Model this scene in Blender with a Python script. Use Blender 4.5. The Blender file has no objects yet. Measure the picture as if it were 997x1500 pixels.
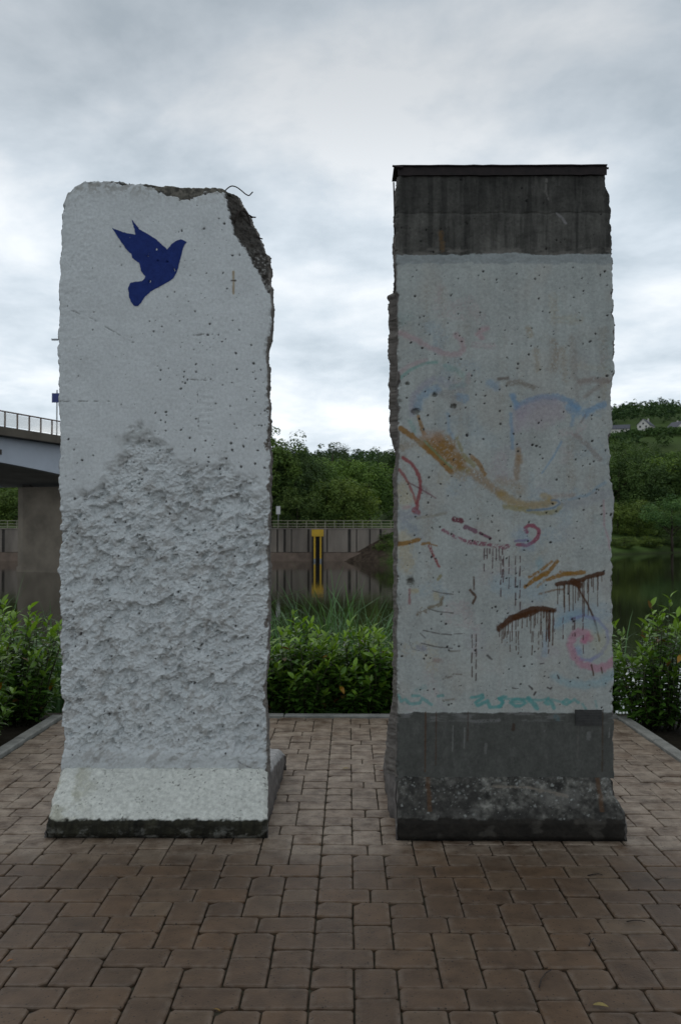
import bpy, math, random
import numpy as np
from mathutils import Vector, Matrix

R = math.radians
random.seed(7)
rng = np.random.default_rng(7)
scene = bpy.context.scene
COL = scene.collection

# ------------------------------------------------------------------ camera
F = 1400.0                      # focal length in photo pixels (photo 997 x 1500)
CX, CY = 498.5, 750.0
PITCH = math.atan(32.0 / F)
YAW = math.atan(11.5 / F)
EYE = 1.65
cam_d = bpy.data.cameras.new("camera")
cam_d.sensor_fit = 'VERTICAL'
cam_d.sensor_height = 23.5
cam_d.sensor_width = 15.6
cam_d.lens = F / 1500.0 * 23.5
cam_d.clip_start = 0.05
cam_d.clip_end = 6000
cam_d.dof.use_dof = True
cam_d.dof.focus_distance = 5.4
cam_d.dof.aperture_fstop = 4.0
cam = bpy.data.objects.new("camera", cam_d)
cam.location = (0, 0, EYE)
cam.rotation_euler = (math.pi / 2 + PITCH, 0, YAW)
COL.objects.link(cam)
scene.camera = cam

# ------------------------------------------------------------------ sky and light
SUN_EL, SUN_AZ = R(58), R(-25)          # azimuth clockwise from +Y: high behind the cloud, beyond the slabs
world = bpy.data.worlds.new("World")
scene.world = world
world.use_nodes = True
wn, wl = world.node_tree.nodes, world.node_tree.links
wn.clear()


def N(nodes, kind, **kw):
    n = nodes.new(kind)
    for k, v in kw.items():
        setattr(n, k, v)
    return n


w_out = N(wn, 'ShaderNodeOutputWorld')
w_bg = N(wn, 'ShaderNodeBackground')
w_bg.inputs['Strength'].default_value = 0.1
w_sky = N(wn, 'ShaderNodeTexSky', sky_type='NISHITA')
w_sky.sun_disc = False
w_sky.sun_elevation = SUN_EL
w_sky.sun_rotation = SUN_AZ
w_sky.dust_density = 3.0
w_tc = N(wn, 'ShaderNodeTexCoord')
w_sep = N(wn, 'ShaderNodeSeparateXYZ')
wl.new(w_tc.outputs['Generated'], w_sep.inputs[0])
# project the view direction on a flat cloud deck: clouds shrink towards the horizon
w_z = N(wn, 'ShaderNodeMath', operation='MAXIMUM')
wl.new(w_sep.outputs['Z'], w_z.inputs[0])
w_z.inputs[1].default_value = 0.0
w_za = N(wn, 'ShaderNodeMath', operation='ADD')
wl.new(w_z.outputs[0], w_za.inputs[0])
w_za.inputs[1].default_value = 0.24
w_dx = N(wn, 'ShaderNodeMath', operation='DIVIDE')
w_dy = N(wn, 'ShaderNodeMath', operation='DIVIDE')
wl.new(w_sep.outputs['X'], w_dx.inputs[0]); wl.new(w_za.outputs[0], w_dx.inputs[1])
wl.new(w_sep.outputs['Y'], w_dy.inputs[0]); wl.new(w_za.outputs[0], w_dy.inputs[1])
w_cmb = N(wn, 'ShaderNodeCombineXYZ')
wl.new(w_dx.outputs[0], w_cmb.inputs[0]); wl.new(w_dy.outputs[0], w_cmb.inputs[1])
w_n1 = N(wn, 'ShaderNodeTexNoise')
w_n1.inputs['Scale'].default_value = 2.3
w_n1.inputs['Detail'].default_value = 9
w_n1.inputs['Roughness'].default_value = 0.57
w_n1.inputs['Distortion'].default_value = 0.15
w_map = N(wn, 'ShaderNodeMapping')
w_map.inputs['Location'].default_value = (3.1, 1.4, 0.0)
wl.new(w_cmb.outputs[0], w_map.inputs['Vector'])
wl.new(w_map.outputs[0], w_n1.inputs['Vector'])
w_ramp = N(wn, 'ShaderNodeValToRGB')
e = w_ramp.color_ramp.elements
e[0].position = 0.35; e[0].color = (0.64, 0.745, 0.835, 1)
e[1].position = 0.62; e[1].color = (1.14, 1.20, 1.25, 1)
e2 = w_ramp.color_ramp.elements.new(0.48); e2.color = (0.86, 0.96, 1.05, 1)
wl.new(w_n1.outputs['Fac'], w_ramp.inputs[0])
# the deck is thinner and brighter low over the horizon
w_hr = N(wn, 'ShaderNodeValToRGB')
w_hr.color_ramp.interpolation = 'EASE'
for i_, (p_, v_) in enumerate(((0.0, 0.95), (0.27, 0.86), (0.46, 0.58), (0.75, 0.40), (1.0, 0.35))):
    el_ = w_hr.color_ramp.elements[i_] if i_ < 2 else w_hr.color_ramp.elements.new(p_)
    el_.position = p_; el_.color = (v_, v_, v_, 1)
wl.new(w_z.outputs[0], w_hr.inputs[0])
w_x10 = N(wn, 'ShaderNodeMath', operation='MULTIPLY')
w_x10.inputs[1].default_value = 10.0
wl.new(w_hr.outputs[0], w_x10.inputs[0])
w_mul = N(wn, 'ShaderNodeVectorMath', operation='SCALE')
wl.new(w_ramp.outputs[0], w_mul.inputs[0]); wl.new(w_x10.outputs[0], w_mul.inputs['Scale'])
w_mix = N(wn, 'ShaderNodeMixRGB')
w_mix.inputs[0].default_value = 0.94
wl.new(w_sky.outputs[0], w_mix.inputs[1]); wl.new(w_mul.outputs[0], w_mix.inputs[2])
wl.new(w_mix.outputs[0], w_bg.inputs['Color'])
wl.new(w_bg.outputs[0], w_out.inputs[0])

sun_d = bpy.data.lights.new("sun", 'SUN')
sun_d.energy = 0.5
sun_d.angle = R(60)
sun_d.color = (1.0, 0.97, 0.93)
sun = bpy.data.objects.new("sun", sun_d)
sd = Vector((math.sin(SUN_AZ) * math.cos(SUN_EL), math.cos(SUN_AZ) * math.cos(SUN_EL), math.sin(SUN_EL)))
sun.rotation_euler = sd.to_track_quat('Z', 'Y').to_euler()
sun.location = sd * 50
COL.objects.link(sun)

scene.view_settings.view_transform = 'Standard'
scene.view_settings.look = 'None'
scene.view_settings.exposure = 0.0
scene.view_settings.gamma = 1.0
scene.view_settings.use_curve_mapping = False
scene.render.engine = 'CYCLES'
scene.cycles.use_denoising = True
scene.cycles.max_bounces = 6
scene.cycles.transparent_max_bounces = 12

# ------------------------------------------------------------------ helpers
ct, st = math.cos(PITCH), math.sin(PITCH)
cp, sp = math.cos(YAW), math.sin(YAW)


def at(px, py, Y):
    """world X, Z of a photo pixel on the plane at depth Y (arrays allowed)"""
    a = (np.asarray(px, float) - CX) / F
    b = -(np.asarray(py, float) - CY) / F
    y1 = -b * st + ct
    z1 = b * ct + st
    dx = a * cp - y1 * sp
    dy = a * sp + y1 * cp
    return dx / dy * Y, EYE + z1 / dy * Y


def proj(X, Y, Z):
    X, Y, Z = np.asarray(X, float), np.asarray(Y, float), np.asarray(Z, float) - EYE
    x1 = X * cp + Y * sp
    y1 = -X * sp + Y * cp
    d = y1 * ct + Z * st
    u = -y1 * st + Z * ct
    return CX + F * x1 / d, CY - F * u / d


def hsh(i, j, s):
    h = (i.astype(np.int64) * 374761393 + j.astype(np.int64) * 668265263 + s * 974634777) & 0xffffffff
    h = ((h ^ (h >> 13)) * 1274126177) & 0xffffffff
    h = ((h ^ (h >> 16)) * 2246822519) & 0xffffffff
    return (h ^ (h >> 15)) / 4294967295.0


def vn(x, y, s=0):
    xi, yi = np.floor(x), np.floor(y)
    fx, fy = x - xi, y - yi
    fx = fx * fx * fx * (fx * (fx * 6 - 15) + 10)
    fy = fy * fy * fy * (fy * (fy * 6 - 15) + 10)
    a, b = hsh(xi, yi, s), hsh(xi + 1, yi, s)
    c, d = hsh(xi, yi + 1, s), hsh(xi + 1, yi + 1, s)
    return (a * (1 - fx) + b * fx) * (1 - fy) + (c * (1 - fx) + d * fx) * fy


def fbm(x, y, s=0, o=4, g=0.5):
    x, y = np.asarray(x, float), np.asarray(y, float)
    t, a, n = 0, 1.0, 0
    for k in range(o):
        t = t + a * vn(x, y, s + k * 17)
        n += a
        a *= g
        x, y = 2.03 * (x * 0.8 - y * 0.6) + 5.3, 2.03 * (x * 0.6 + y * 0.8) + 1.7
    return t / n


def sstep(a, b, x):
    t = np.clip((x - a) / (b - a), 0, 1)
    return t * t * (3 - 2 * t)


def np_mesh(name, verts, faces, col=None, smooth=True):
    """verts (n,3); faces: list of int arrays (m,k)"""
    me = bpy.data.meshes.new(name)
    verts = np.asarray(verts, np.float32)
    me.vertices.add(len(verts))
    me.vertices.foreach_set('co', verts.ravel())
    faces = [np.asarray(f, np.int32) for f in faces if len(f)]
    idx = np.concatenate([f.ravel() for f in faces])
    tot = np.concatenate([np.full(len(f), f.shape[1], np.int32) for f in faces])
    start = np.concatenate([[0], np.cumsum(tot)[:-1]]).astype(np.int32)
    me.loops.add(len(idx))
    me.loops.foreach_set('vertex_index', idx)
    me.polygons.add(len(tot))
    me.polygons.foreach_set('loop_start', start)
    me.update(calc_edges=True)
    me.validate()
    if col is not None:
        c = np.ones((len(verts), 4), np.float32)
        c[:, :3] = col
        at_ = me.attributes.new('Col', 'FLOAT_COLOR', 'POINT')
        at_.data.foreach_set('color', c.ravel())
    if smooth:
        me.shade_smooth()
    else:
        me.shade_flat()
    return me


def grid_faces(r, c, off=0, flip=False):
    i = np.arange((r - 1) * (c - 1))
    a = (i // (c - 1)) * c + i % (c - 1) + off
    f = np.stack([a, a + 1, a + c + 1, a + c], 1)
    return f[:, ::-1] if flip else f


class Grids:
    def __init__(self):
        self.v, self.c, self.f, self.n = [], [], [], 0

    def add(self, P, C=(0.5, 0.5, 0.5), flip=False):
        r, c = P.shape[:2]
        self.v.append(P.reshape(-1, 3))
        self.c.append(np.broadcast_to(np.asarray(C, float), (r, c, 3)).reshape(-1, 3))
        self.f.append(grid_faces(r, c, self.n, flip))
        self.n += r * c

    def mesh(self, name, smooth=True):
        return np_mesh(name, np.concatenate(self.v), [np.concatenate(self.f)], np.concatenate(self.c), smooth)


class MB:
    """collects boxes, bars and tubes into one mesh"""
    def __init__(self):
        self.v, self.f = [], []

    def poly(self, vs, fs):
        o = len(self.v)
        self.v += [tuple(v) for v in vs]
        self.f += [tuple(i + o for i in f) for f in fs]

    def box(self, x0, x1, y0, y1, z0, z1, M=None, ch=0.0):
        vs = [Vector(p) for p in ((x0, y0, z0), (x1, y0, z0), (x1, y1, z0), (x0, y1, z0),
                                  (x0, y0, z1), (x1, y0, z1), (x1, y1, z1), (x0, y1, z1))]
        if M is not None:
            vs = [M @ v for v in vs]
        self.poly(vs, [(0, 3, 2, 1), (4, 5, 6, 7), (0, 1, 5, 4), (1, 2, 6, 5), (2, 3, 7, 6), (3, 0, 4, 7)])

    def tube(self, pts, rad, n=8):
        pts = [Vector(p) for p in pts]
        rad = rad if isinstance(rad, (list, tuple)) else [rad] * len(pts)
        rings, up = [], Vector((0.13, 0.21, 1))
        for i, p in enumerate(pts):
            d = (pts[min(i + 1, len(pts) - 1)] - pts[max(i - 1, 0)]).normalized()
            if abs(d.dot(up.normalized())) > 0.95:
                up = Vector((1, 0.2, 0.1))
            a = d.cross(up).normalized()
            b = d.cross(a)
            rings.append([p + (a * math.cos(2 * math.pi * k / n) + b * math.sin(2 * math.pi * k / n)) * rad[i] for k in range(n)])
        vs = [v for r in rings for v in r]
        fs = []
        for i in range(len(pts) - 1):
            for k in range(n):
                fs.append((i * n + k, i * n + (k + 1) % n, (i + 1) * n + (k + 1) % n, (i + 1) * n + k))
        fs.append(tuple(range(n))[::-1])
        fs.append(tuple((len(pts) - 1) * n + k for k in range(n)))
        self.poly(vs, fs)

    def build(self, name, mat, parent=None, smooth=False):
        me = bpy.data.meshes.new(name)
        me.from_pydata(self.v, [], self.f)
        me.update()
        (me.shade_smooth if smooth else me.shade_flat)()
        return link(name, me, mat, parent)


def link(name, me, mat=None, parent=None):
    o = bpy.data.objects.new(name, me)
    if mat is not None and me is not None and len(me.materials) == 0:
        me.materials.append(mat)
    COL.objects.link(o)
    if parent is not None:
        o.parent = parent
    return o


def tag(o, label=None, cat=None, group=None, kind=None):
    if label: o['label'] = label
    if cat: o['category'] = cat
    if group: o['group'] = group
    if kind: o['kind'] = kind
    return o


def empty(name, loc=(0, 0, 0), rz=0.0):
    o = bpy.data.objects.new(name, None)
    o.location = loc
    o.rotation_euler = (0, 0, rz)
    o.empty_display_size = 0.2
    COL.objects.link(o)
    return o


# ------------------------------------------------------------------ materials
def new_mat(name):
    m = bpy.data.materials.new(name)
    m.use_nodes = True
    nt = m.node_tree
    b = nt.nodes['Principled BSDF']
    return m, nt.nodes, nt.links, b


def noise(nd, lk, scale, detail=4, rough=0.55, coord='Object', stretch=None):
    tc = N(nd, 'ShaderNodeTexCoord')
    t = N(nd, 'ShaderNodeTexNoise')
    t.inputs['Scale'].default_value = scale
    t.inputs['Detail'].default_value = detail
    t.inputs['Roughness'].default_value = rough
    if stretch:
        mp = N(nd, 'ShaderNodeMapping')
        mp.inputs['Scale'].default_value = stretch
        lk.new(tc.outputs[coord], mp.inputs[0])
        lk.new(mp.outputs[0], t.inputs['Vector'])
    else:
        lk.new(tc.outputs[coord], t.inputs['Vector'])
    return t.outputs['Fac']


def ramp(nd, lk, src, stops):
    r = N(nd, 'ShaderNodeValToRGB')
    e = r.color_ramp.elements
    e[0].position, e[0].color = stops[0][0], (*stops[0][1], 1)
    e[1].position, e[1].color = stops[-1][0], (*stops[-1][1], 1)
    for p, c in stops[1:-1]:
        k = e.new(p); k.color = (*c, 1)
    lk.new(src, r.inputs[0])
    return r.outputs[0]


def mulc(nd, lk, a, b, fac=1.0, mode='MULTIPLY'):
    m = N(nd, 'ShaderNodeMixRGB', blend_type=mode)
    m.inputs[0].default_value = fac
    for i, s in ((1, a), (2, b)):
        if isinstance(s, tuple):
            m.inputs[i].default_value = (*s, 1)
        else:
            lk.new(s, m.inputs[i])
    return m.outputs[0]


def bump(nd, lk, b, src, strength, dist):
    n = N(nd, 'ShaderNodeBump')
    n.inputs['Strength'].default_value = strength
    n.inputs['Distance'].default_value = dist
    lk.new(src, n.inputs['Height'])
    lk.new(n.outputs[0], b.inputs['Normal'])


def plain(name, c, rough=0.7, metal=0.0, var=0.25, scale=6.0, bmp=0.0, stretch=None, spec=0.5):
    m, nd, lk, b = new_mat(name)
    f = noise(nd, lk, scale, 5, 0.6, 'Object', stretch)
    lo = tuple(x * (1 - var) for x in c); hi = tuple(min(1, x * (1 + var)) for x in c)
    lk.new(ramp(nd, lk, f, [(0.3, lo), (0.7, hi)]), b.inputs['Base Color'])
    b.inputs['Roughness'].default_value = rough
    b.inputs['Metallic'].default_value = metal
    b.inputs['Specular IOR Level'].default_value = spec
    if bmp:
        bump(nd, lk, b, noise(nd, lk, scale * 12, 4), bmp, 0.01)
    return m


def attr_mat(name, rough=0.85, grain=60.0, gvar=(0.86, 1.12), bstr=0.25, bdist=0.004, spec=0.3):
    m, nd, lk, b = new_mat(name)
    a = N(nd, 'ShaderNodeAttribute', attribute_name='Col')
    g = ramp(nd, lk, noise(nd, lk, grain, 5, 0.65), [(0.3, (gvar[0],) * 3), (0.7, (gvar[1],) * 3)])
    lk.new(mulc(nd, lk, a.outputs['Color'], g), b.inputs['Base Color'])
    b.inputs['Roughness'].default_value = rough
    b.inputs['Specular IOR Level'].default_value = spec
    if bstr:
        bump(nd, lk, b, noise(nd, lk, grain * 2.5, 4, 0.7), bstr, bdist)
    return m


def leaf_mat(name, rough=0.4, spec=0.5, trans=0.3, rand=0.0, hue=(1, 1, 1)):
    m, nd, lk, b = new_mat(name)
    a = N(nd, 'ShaderNodeAttribute', attribute_name='Col')
    c = a.outputs['Color']
    if rand:
        oi = N(nd, 'ShaderNodeObjectInfo')
        c = mulc(nd, lk, c, ramp(nd, lk, oi.outputs['Random'], [(0.0, (1 - rand, 1 - rand, 1 - rand * 0.6)), (0.5, (1, 1, 1)), (1.0, (1 + rand * 0.9, 1 + rand * 0.5, 1 - rand * 0.3))]))
    lk.new(c, b.inputs['Base Color'])
    b.inputs['Roughness'].default_value = rough
    b.inputs['Specular IOR Level'].default_value = spec
    tr = N(nd, 'ShaderNodeBsdfTranslucent')
    lk.new(mulc(nd, lk, c, (1.5, 1.5, 0.7)), tr.inputs['Color'])
    mx = N(nd, 'ShaderNodeMixShader')
    mx.inputs[0].default_value = trans
    lk.new(b.outputs[0], mx.inputs[1]); lk.new(tr.outputs[0], mx.inputs[2])
    lk.new(mx.outputs[0], nd['Material Output'].inputs['Surface'])
    return m


M = {}
M['stone'] = attr_mat('weathered_concrete', 0.85, 60.0, (0.86, 1.12), 0.30, 0.005)
M['foot'] = attr_mat('foot_concrete', 0.9, 45.0, (0.75, 1.22), 0.4, 0.006)
M['rebar'] = plain('rusty_rebar', (0.035, 0.026, 0.022), 0.75, 0.4, 0.4, 60)
M['rust_steel'] = plain('rusty_steel_cap', (0.016, 0.010, 0.0095), 0.7, 0.3, 0.5, 30)
M['plaque'] = plain('dull_metal_plaque', (0.045, 0.045, 0.043), 0.6, 0.3, 0.3, 40)
M['ground'] = attr_mat('soil_and_grass', 0.95, 3.0, (0.55, 1.4), 0.5, 0.05, 0.1)
M['bed'] = plain('joint_sand', (0.042, 0.038, 0.022), 0.95, 0, 0.6, 12, 0.3)
M['kerb'] = plain('kerb_concrete', (0.25, 0.25, 0.23), 0.85, 0, 0.3, 7, 0.3)
M['laurel'] = leaf_mat('laurel_leaf', 0.34, 0.5, 0.22)
M['reed'] = leaf_mat('reed_blade', 0.55, 0.4, 0.25)
M['tree_leaf'] = leaf_mat('tree_leaf', 0.7, 0.2, 0.15, 0.28)
M['wood_leaf'] = leaf_mat('woodland_leaf', 0.8, 0.1, 0.1)
M['bark'] = plain('bark', (0.06, 0.045, 0.032), 0.9, 0, 0.4, 8)
M['stem'] = plain('green_stem', (0.045, 0.05, 0.02), 0.7, 0, 0.3, 20)
M['quay'] = plain('quay_concrete', (0.25, 0.215, 0.18), 0.9, 0, 0.35, 0.5, 0.2, (1, 1, 0.25))
M['quay_dark'] = plain('quay_dark_stain', (0.06, 0.053, 0.046), 0.9, 0, 0.3, 0.7)
M['plinth'] = plain('quay_plinth', (0.21, 0.155, 0.12), 0.9, 0, 0.3, 0.8)
M['rail'] = plain('pale_railing_paint', (0.30, 0.29, 0.20), 0.6, 0, 0.15, 2)
M['yellow'] = plain('yellow_paint', (0.62, 0.38, 0.015), 0.5, 0, 0.15, 1.5)
M['black'] = plain('black_rubber_and_shade', (0.012, 0.012, 0.012), 0.8, 0, 0.2, 2)
M['white'] = plain('white_paint', (0.72, 0.73, 0.72), 0.6, 0, 0.06, 2)
M['girder'] = plain('bridge_girder_paint', (0.42, 0.46, 0.52), 0.6, 0, 0.10, 0.35)
M['fascia'] = plain('bridge_fascia_concrete', (0.10, 0.085, 0.065), 0.9, 0, 0.25, 0.8)
M['soffit'] = plain('bridge_soffit', (0.34, 0.34, 0.34), 0.9, 0, 0.2, 0.6)
M['pier'] = plain('pier_concrete', (0.25, 0.212, 0.165), 0.9, 0, 0.3, 0.6, 0.2)
M['bpost'] = plain('railing_post_brown', (0.16, 0.11, 0.085), 0.6, 0, 0.1, 2)
M['bsign'] = plain('blue_sign_paint', (0.02, 0.035, 0.16), 0.5, 0, 0.1, 1)
M['grey_metal'] = plain('grey_metal', (0.25, 0.26, 0.27), 0.5, 0.6, 0.1, 2)
M['render'] = plain('white_render', (0.60, 0.57, 0.53), 0.9, 0, 0.08, 0.6)
M['roof'] = plain('slate_roof', (0.085, 0.09, 0.11), 0.8, 0, 0.2, 1.0)
M['glass'] = plain('dark_window', (0.02, 0.022, 0.025), 0.15, 0, 0.1, 1)
M['asphalt'] = plain('asphalt', (0.05, 0.05, 0.05), 0.9, 0, 0.2, 2)


def dove_mat():
    m, nd, lk, b = new_mat('blue_spray_paint')
    f = noise(nd, lk, 22, 8, 0.7)
    lk.new(ramp(nd, lk, f, [(0.3, (0.010, 0.024, 0.13)), (0.72, (0.017, 0.040, 0.20))]), b.inputs['Base Color'])
    b.inputs['Roughness'].default_value = 0.8
    b.inputs['Specular IOR Level'].default_value = 0.25
    bump(nd, lk, b, noise(nd, lk, 150, 4, 0.7), 0.5, 0.005)
    return m


M['dove'] = dove_mat()


def mesh_panel_mat():
    m, nd, lk, b = new_mat('pale_wire_infill')
    b.inputs['Base Color'].default_value = (0.80, 0.77, 0.70, 1)
    b.inputs['Roughness'].default_value = 0.6
    tr = N(nd, 'ShaderNodeBsdfTransparent')
    mx = N(nd, 'ShaderNodeMixShader')
    mx.inputs[0].default_value = 0.28
    lk.new(tr.outputs[0], mx.inputs[1]); lk.new(b.outputs[0], mx.inputs[2])
    lk.new(mx.outputs[0], nd['Material Output'].inputs['Surface'])
    return m


M['infill'] = mesh_panel_mat()


def paver_mat(name, island):
    m, nd, lk, b = new_mat(name)
    if island:
        g = N(nd, 'ShaderNodeNewGeometry')
        rnd = g.outputs['Random Per Island']
    else:
        oi = N(nd, 'ShaderNodeObjectInfo')
        rnd = oi.outputs['Random']
    base = ramp(nd, lk, rnd, [(0.0, (0.088, 0.054, 0.031)), (0.3, (0.101, 0.061, 0.035)), (0.6, (0.106, 0.065, 0.037)), (0.8, (0.118, 0.068, 0.035)), (0.92, (0.116, 0.075, 0.045)), (1.0, (0.140, 0.094, 0.057))])
    tc = N(nd, 'ShaderNodeNewGeometry')
    big = N(nd, 'ShaderNodeTexNoise'); big.inputs['Scale'].default_value = 9.0; big.inputs['Detail'].default_value = 6
    big.inputs['Roughness'].default_value = 0.65
    lk.new(tc.outputs['Position'], big.inputs['Vector'])
    c = mulc(nd, lk, base, ramp(nd, lk, big.outputs['Fac'], [(0.28, (0.62, 0.60, 0.57)), (0.52, (1, 1, 1)), (0.75, (1.3, 1.29, 1.26))]))
    # lime bloom: pale worn rims and cloudy pale patches
    at_ = N(nd, 'ShaderNodeAttribute', attribute_name='Col')
    n2 = N(nd, 'ShaderNodeTexNoise'); n2.inputs['Scale'].default_value = 22.0; n2.inputs['Detail'].default_value = 5
    lk.new(tc.outputs['Position'], n2.inputs['Vector'])
    md = N(nd, 'ShaderNodeMath', operation='MULTIPLY')
    sep = N(nd, 'ShaderNodeSeparateColor'); lk.new(at_.outputs['Color'], sep.inputs[0])
    rm = N(nd, 'ShaderNodeMapRange'); rm.inputs['From Min'].default_value = 0.38; rm.inputs['From Max'].default_value = 0.68
    lk.new(n2.outputs['Fac'], rm.inputs['Value'])
    lk.new(sep.outputs['Red'], md.inputs[0]); lk.new(rm.outputs[0], md.inputs[1])
    md2 = N(nd, 'ShaderNodeMath', operation='MULTIPLY'); md2.inputs[1].default_value = 0.36
    lk.new(md.outputs[0], md2.inputs[0])
    mx = N(nd, 'ShaderNodeMixRGB'); mx.inputs[2].default_value = (0.25, 0.205, 0.165, 1)
    lk.new(md2.outputs[0], mx.inputs[0]); lk.new(c, mx.inputs[1])
    # paler cloudy tone on the paving round and behind the concrete slabs
    sp_ = N(nd, 'ShaderNodeSeparateXYZ'); lk.new(tc.outputs['Position'], sp_.inputs[0])
    lr = N(nd, 'ShaderNodeMapRange'); lr.inputs['From Min'].default_value = 4.75; lr.inputs['From Max'].default_value = 5.15
    lk.new(sp_.outputs['Y'], lr.inputs['Value'])
    n5 = N(nd, 'ShaderNodeTexNoise'); n5.inputs['Scale'].default_value = 6.5; n5.inputs['Detail'].default_value = 7; n5.inputs['Roughness'].default_value = 0.68
    lk.new(tc.outputs['Position'], n5.inputs['Vector'])
    r5 = N(nd, 'ShaderNodeMapRange'); r5.inputs['From Min'].default_value = 0.36; r5.inputs['From Max'].default_value = 0.66
    lk.new(n5.outputs['Fac'], r5.inputs['Value'])
    m5 = N(nd, 'ShaderNodeMath', operation='MULTIPLY'); lk.new(lr.outputs[0], m5.inputs[0]); lk.new(r5.outputs[0], m5.inputs[1])
    m6 = N(nd, 'ShaderNodeMath', operation='MULTIPLY'); lk.new(m5.outputs[0], m6.inputs[0]); m6.inputs[1].default_value = 0.80
    mx5 = N(nd, 'ShaderNodeMixRGB'); mx5.inputs[2].default_value = (0.40, 0.325, 0.25, 1)
    lk.new(m6.outputs[0], mx5.inputs[0]); lk.new(mx.outputs[0], mx5.inputs[1])
    mx = mx5
    # black grit specks
    vo = N(nd, 'ShaderNodeTexVoronoi'); vo.inputs['Scale'].default_value = 38.0
    lk.new(tc.outputs['Position'], vo.inputs['Vector'])
    spk = ramp(nd, lk, vo.outputs['Distance'], [(0.08, (0.18, 0.17, 0.16)), (0.17, (1, 1, 1))])
    lk.new(mulc(nd, lk, mx.outputs[0], spk), b.inputs['Base Color'])
    b.inputs['Roughness'].default_value = 0.6
    b.inputs['Specular IOR Level'].default_value = 0.38
    n3 = N(nd, 'ShaderNodeTexNoise'); n3.inputs['Scale'].default_value = 95.0; n3.inputs['Detail'].default_value = 4
    lk.new(tc.outputs['Position'], n3.inputs['Vector'])
    bump(nd, lk, b, n3.outputs['Fac'], 0.5, 0.004)
    return m


M['paver'] = paver_mat('brown_paver', False)
M['paver_rest'] = paver_mat('brown_paver_rest', True)


def water_mat():
    m, nd, lk, b = new_mat('river_water')
    b.inputs['Base Color'].default_value = (0.018, 0.017, 0.011, 1)
    b.inputs['Roughness'].default_value = 0.04
    b.inputs['IOR'].default_value = 1.333
    b.inputs['Specular IOR Level'].default_value = 0.5
    tc = N(nd, 'ShaderNodeNewGeometry')
    t = N(nd, 'ShaderNodeTexNoise'); t.inputs['Scale'].default_value = 1.6; t.inputs['Detail'].default_value = 3
    mp = N(nd, 'ShaderNodeMapping'); mp.inputs['Scale'].default_value = (0.5, 1.4, 1)
    lk.new(tc.outputs['Position'], mp.inputs[0]); lk.new(mp.outputs[0], t.inputs['Vector'])
    bump(nd, lk, b, t.outputs['Fac'], 0.06, 0.05)
    return m


M['water'] = water_mat()

# ------------------------------------------------------------------ ground, river, far bank and hills
WATER_Z = -1.35
QY = 105.0


def shore(X):
    return np.where(X < 5, QY, QY + (X - 5) * 1.0)


def far_z(X, Y):
    s = Y - shore(X)
    k = 0.60 + 0.42 * sstep(0.08, 0.32, X / np.maximum(Y, 1)) + 0.08 * sstep(0.32, 0.6, X / np.maximum(Y, 1))
    prof = np.interp(Y, [105, 130, 175, 230, 300, 400, 500, 540, 600, 900, 1300, 3000],
                     [2.2, 3.0, 5.5, 8.5, 15, 30, 44, 51, 67, 117, 133, 125])
    prof = 2.2 + (prof - 2.2) * k
    bank = np.interp(s, [0, 0.6, 3, 10, 25, 45], [-1.6, -1.0, -0.5, 0.9, 3.2, 6.0])
    wob = (fbm(X / 60, Y / 60, 5, 3) - 0.5) * np.clip((Y - 150) / 20, 0, 9)
    left = np.where(s > 0.2, prof, -4.0)
    right = np.where(s > 0, bank + (np.maximum(prof, 6.0) - 6.0) * sstep(25, 60, s), -4.0)
    m = sstep(4.0, 7.0, X)
    return np.where(m <= 0, left, np.where(m >= 1, right, left * (1 - m) + right * m)) + wob * (s > 5)


def near_z(X, Y):
    return np.interp(Y, [-50, 9.1, 10.2, 12.6, 14, 20, 30], [-0.07, -0.07, -0.25, -1.45, -2.2, -3.5, -4.0])


def ground_z(X, Y):
    return np.where(Y < 60, near_z(X, Y), far_z(X, Y))


ys = np.unique(np.concatenate([np.linspace(-30, 8, 20), np.linspace(8.4, 16, 30), np.linspace(17, 100, 20),
                               [104.8, 105.19, 105.21, 105.8], np.linspace(106.5, 220, 90), np.geomspace(224, 3000, 90)]))
xs = np.unique(np.concatenate([-np.geomspace(60, 2500, 30), np.linspace(-58, 80, 110), np.geomspace(82, 2500, 40)]))
GX, GY = np.meshgrid(xs, ys)
GZ = ground_z(GX, GY)
gc = np.zeros(GX.shape + (3,))
nz = fbm(GX / 8, GY / 8, 3, 4)[..., None]
gc[:] = np.array((0.050, 0.085, 0.019)) * (0.5 + 1.0 * nz)
mead = (sstep(360, 400, GY) * (1 - sstep(500, 540, GY)))[..., None]
gc = gc * (1 - mead) + mead * np.array((0.060, 0.088, 0.026)) * (0.75 + 0.5 * nz)
gc = np.where((GY < 30)[..., None], np.array((0.022, 0.018, 0.012)) * (0.6 + 0.8 * nz), gc)
edge = ((GY - shore(GX)) < 0.7)[..., None] & (GY > 60)[..., None]
gc = np.where(edge, np.array((0.035, 0.045, 0.018)), gc)
g = Grids(); g.add(np.stack([GX, GY, GZ], -1), gc)
tag(link('ground', g.mesh('ground'), M['ground']), kind='structure')

mb = MB()
mb.poly([(-2500, 10.5, WATER_Z), (2500, 10.5, WATER_Z), (2500, 2600, WATER_Z), (-2500, 2600, WATER_Z)], [(0, 1, 2, 3)])
tag(mb.build('river_water', M['water']), kind='structure')

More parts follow.
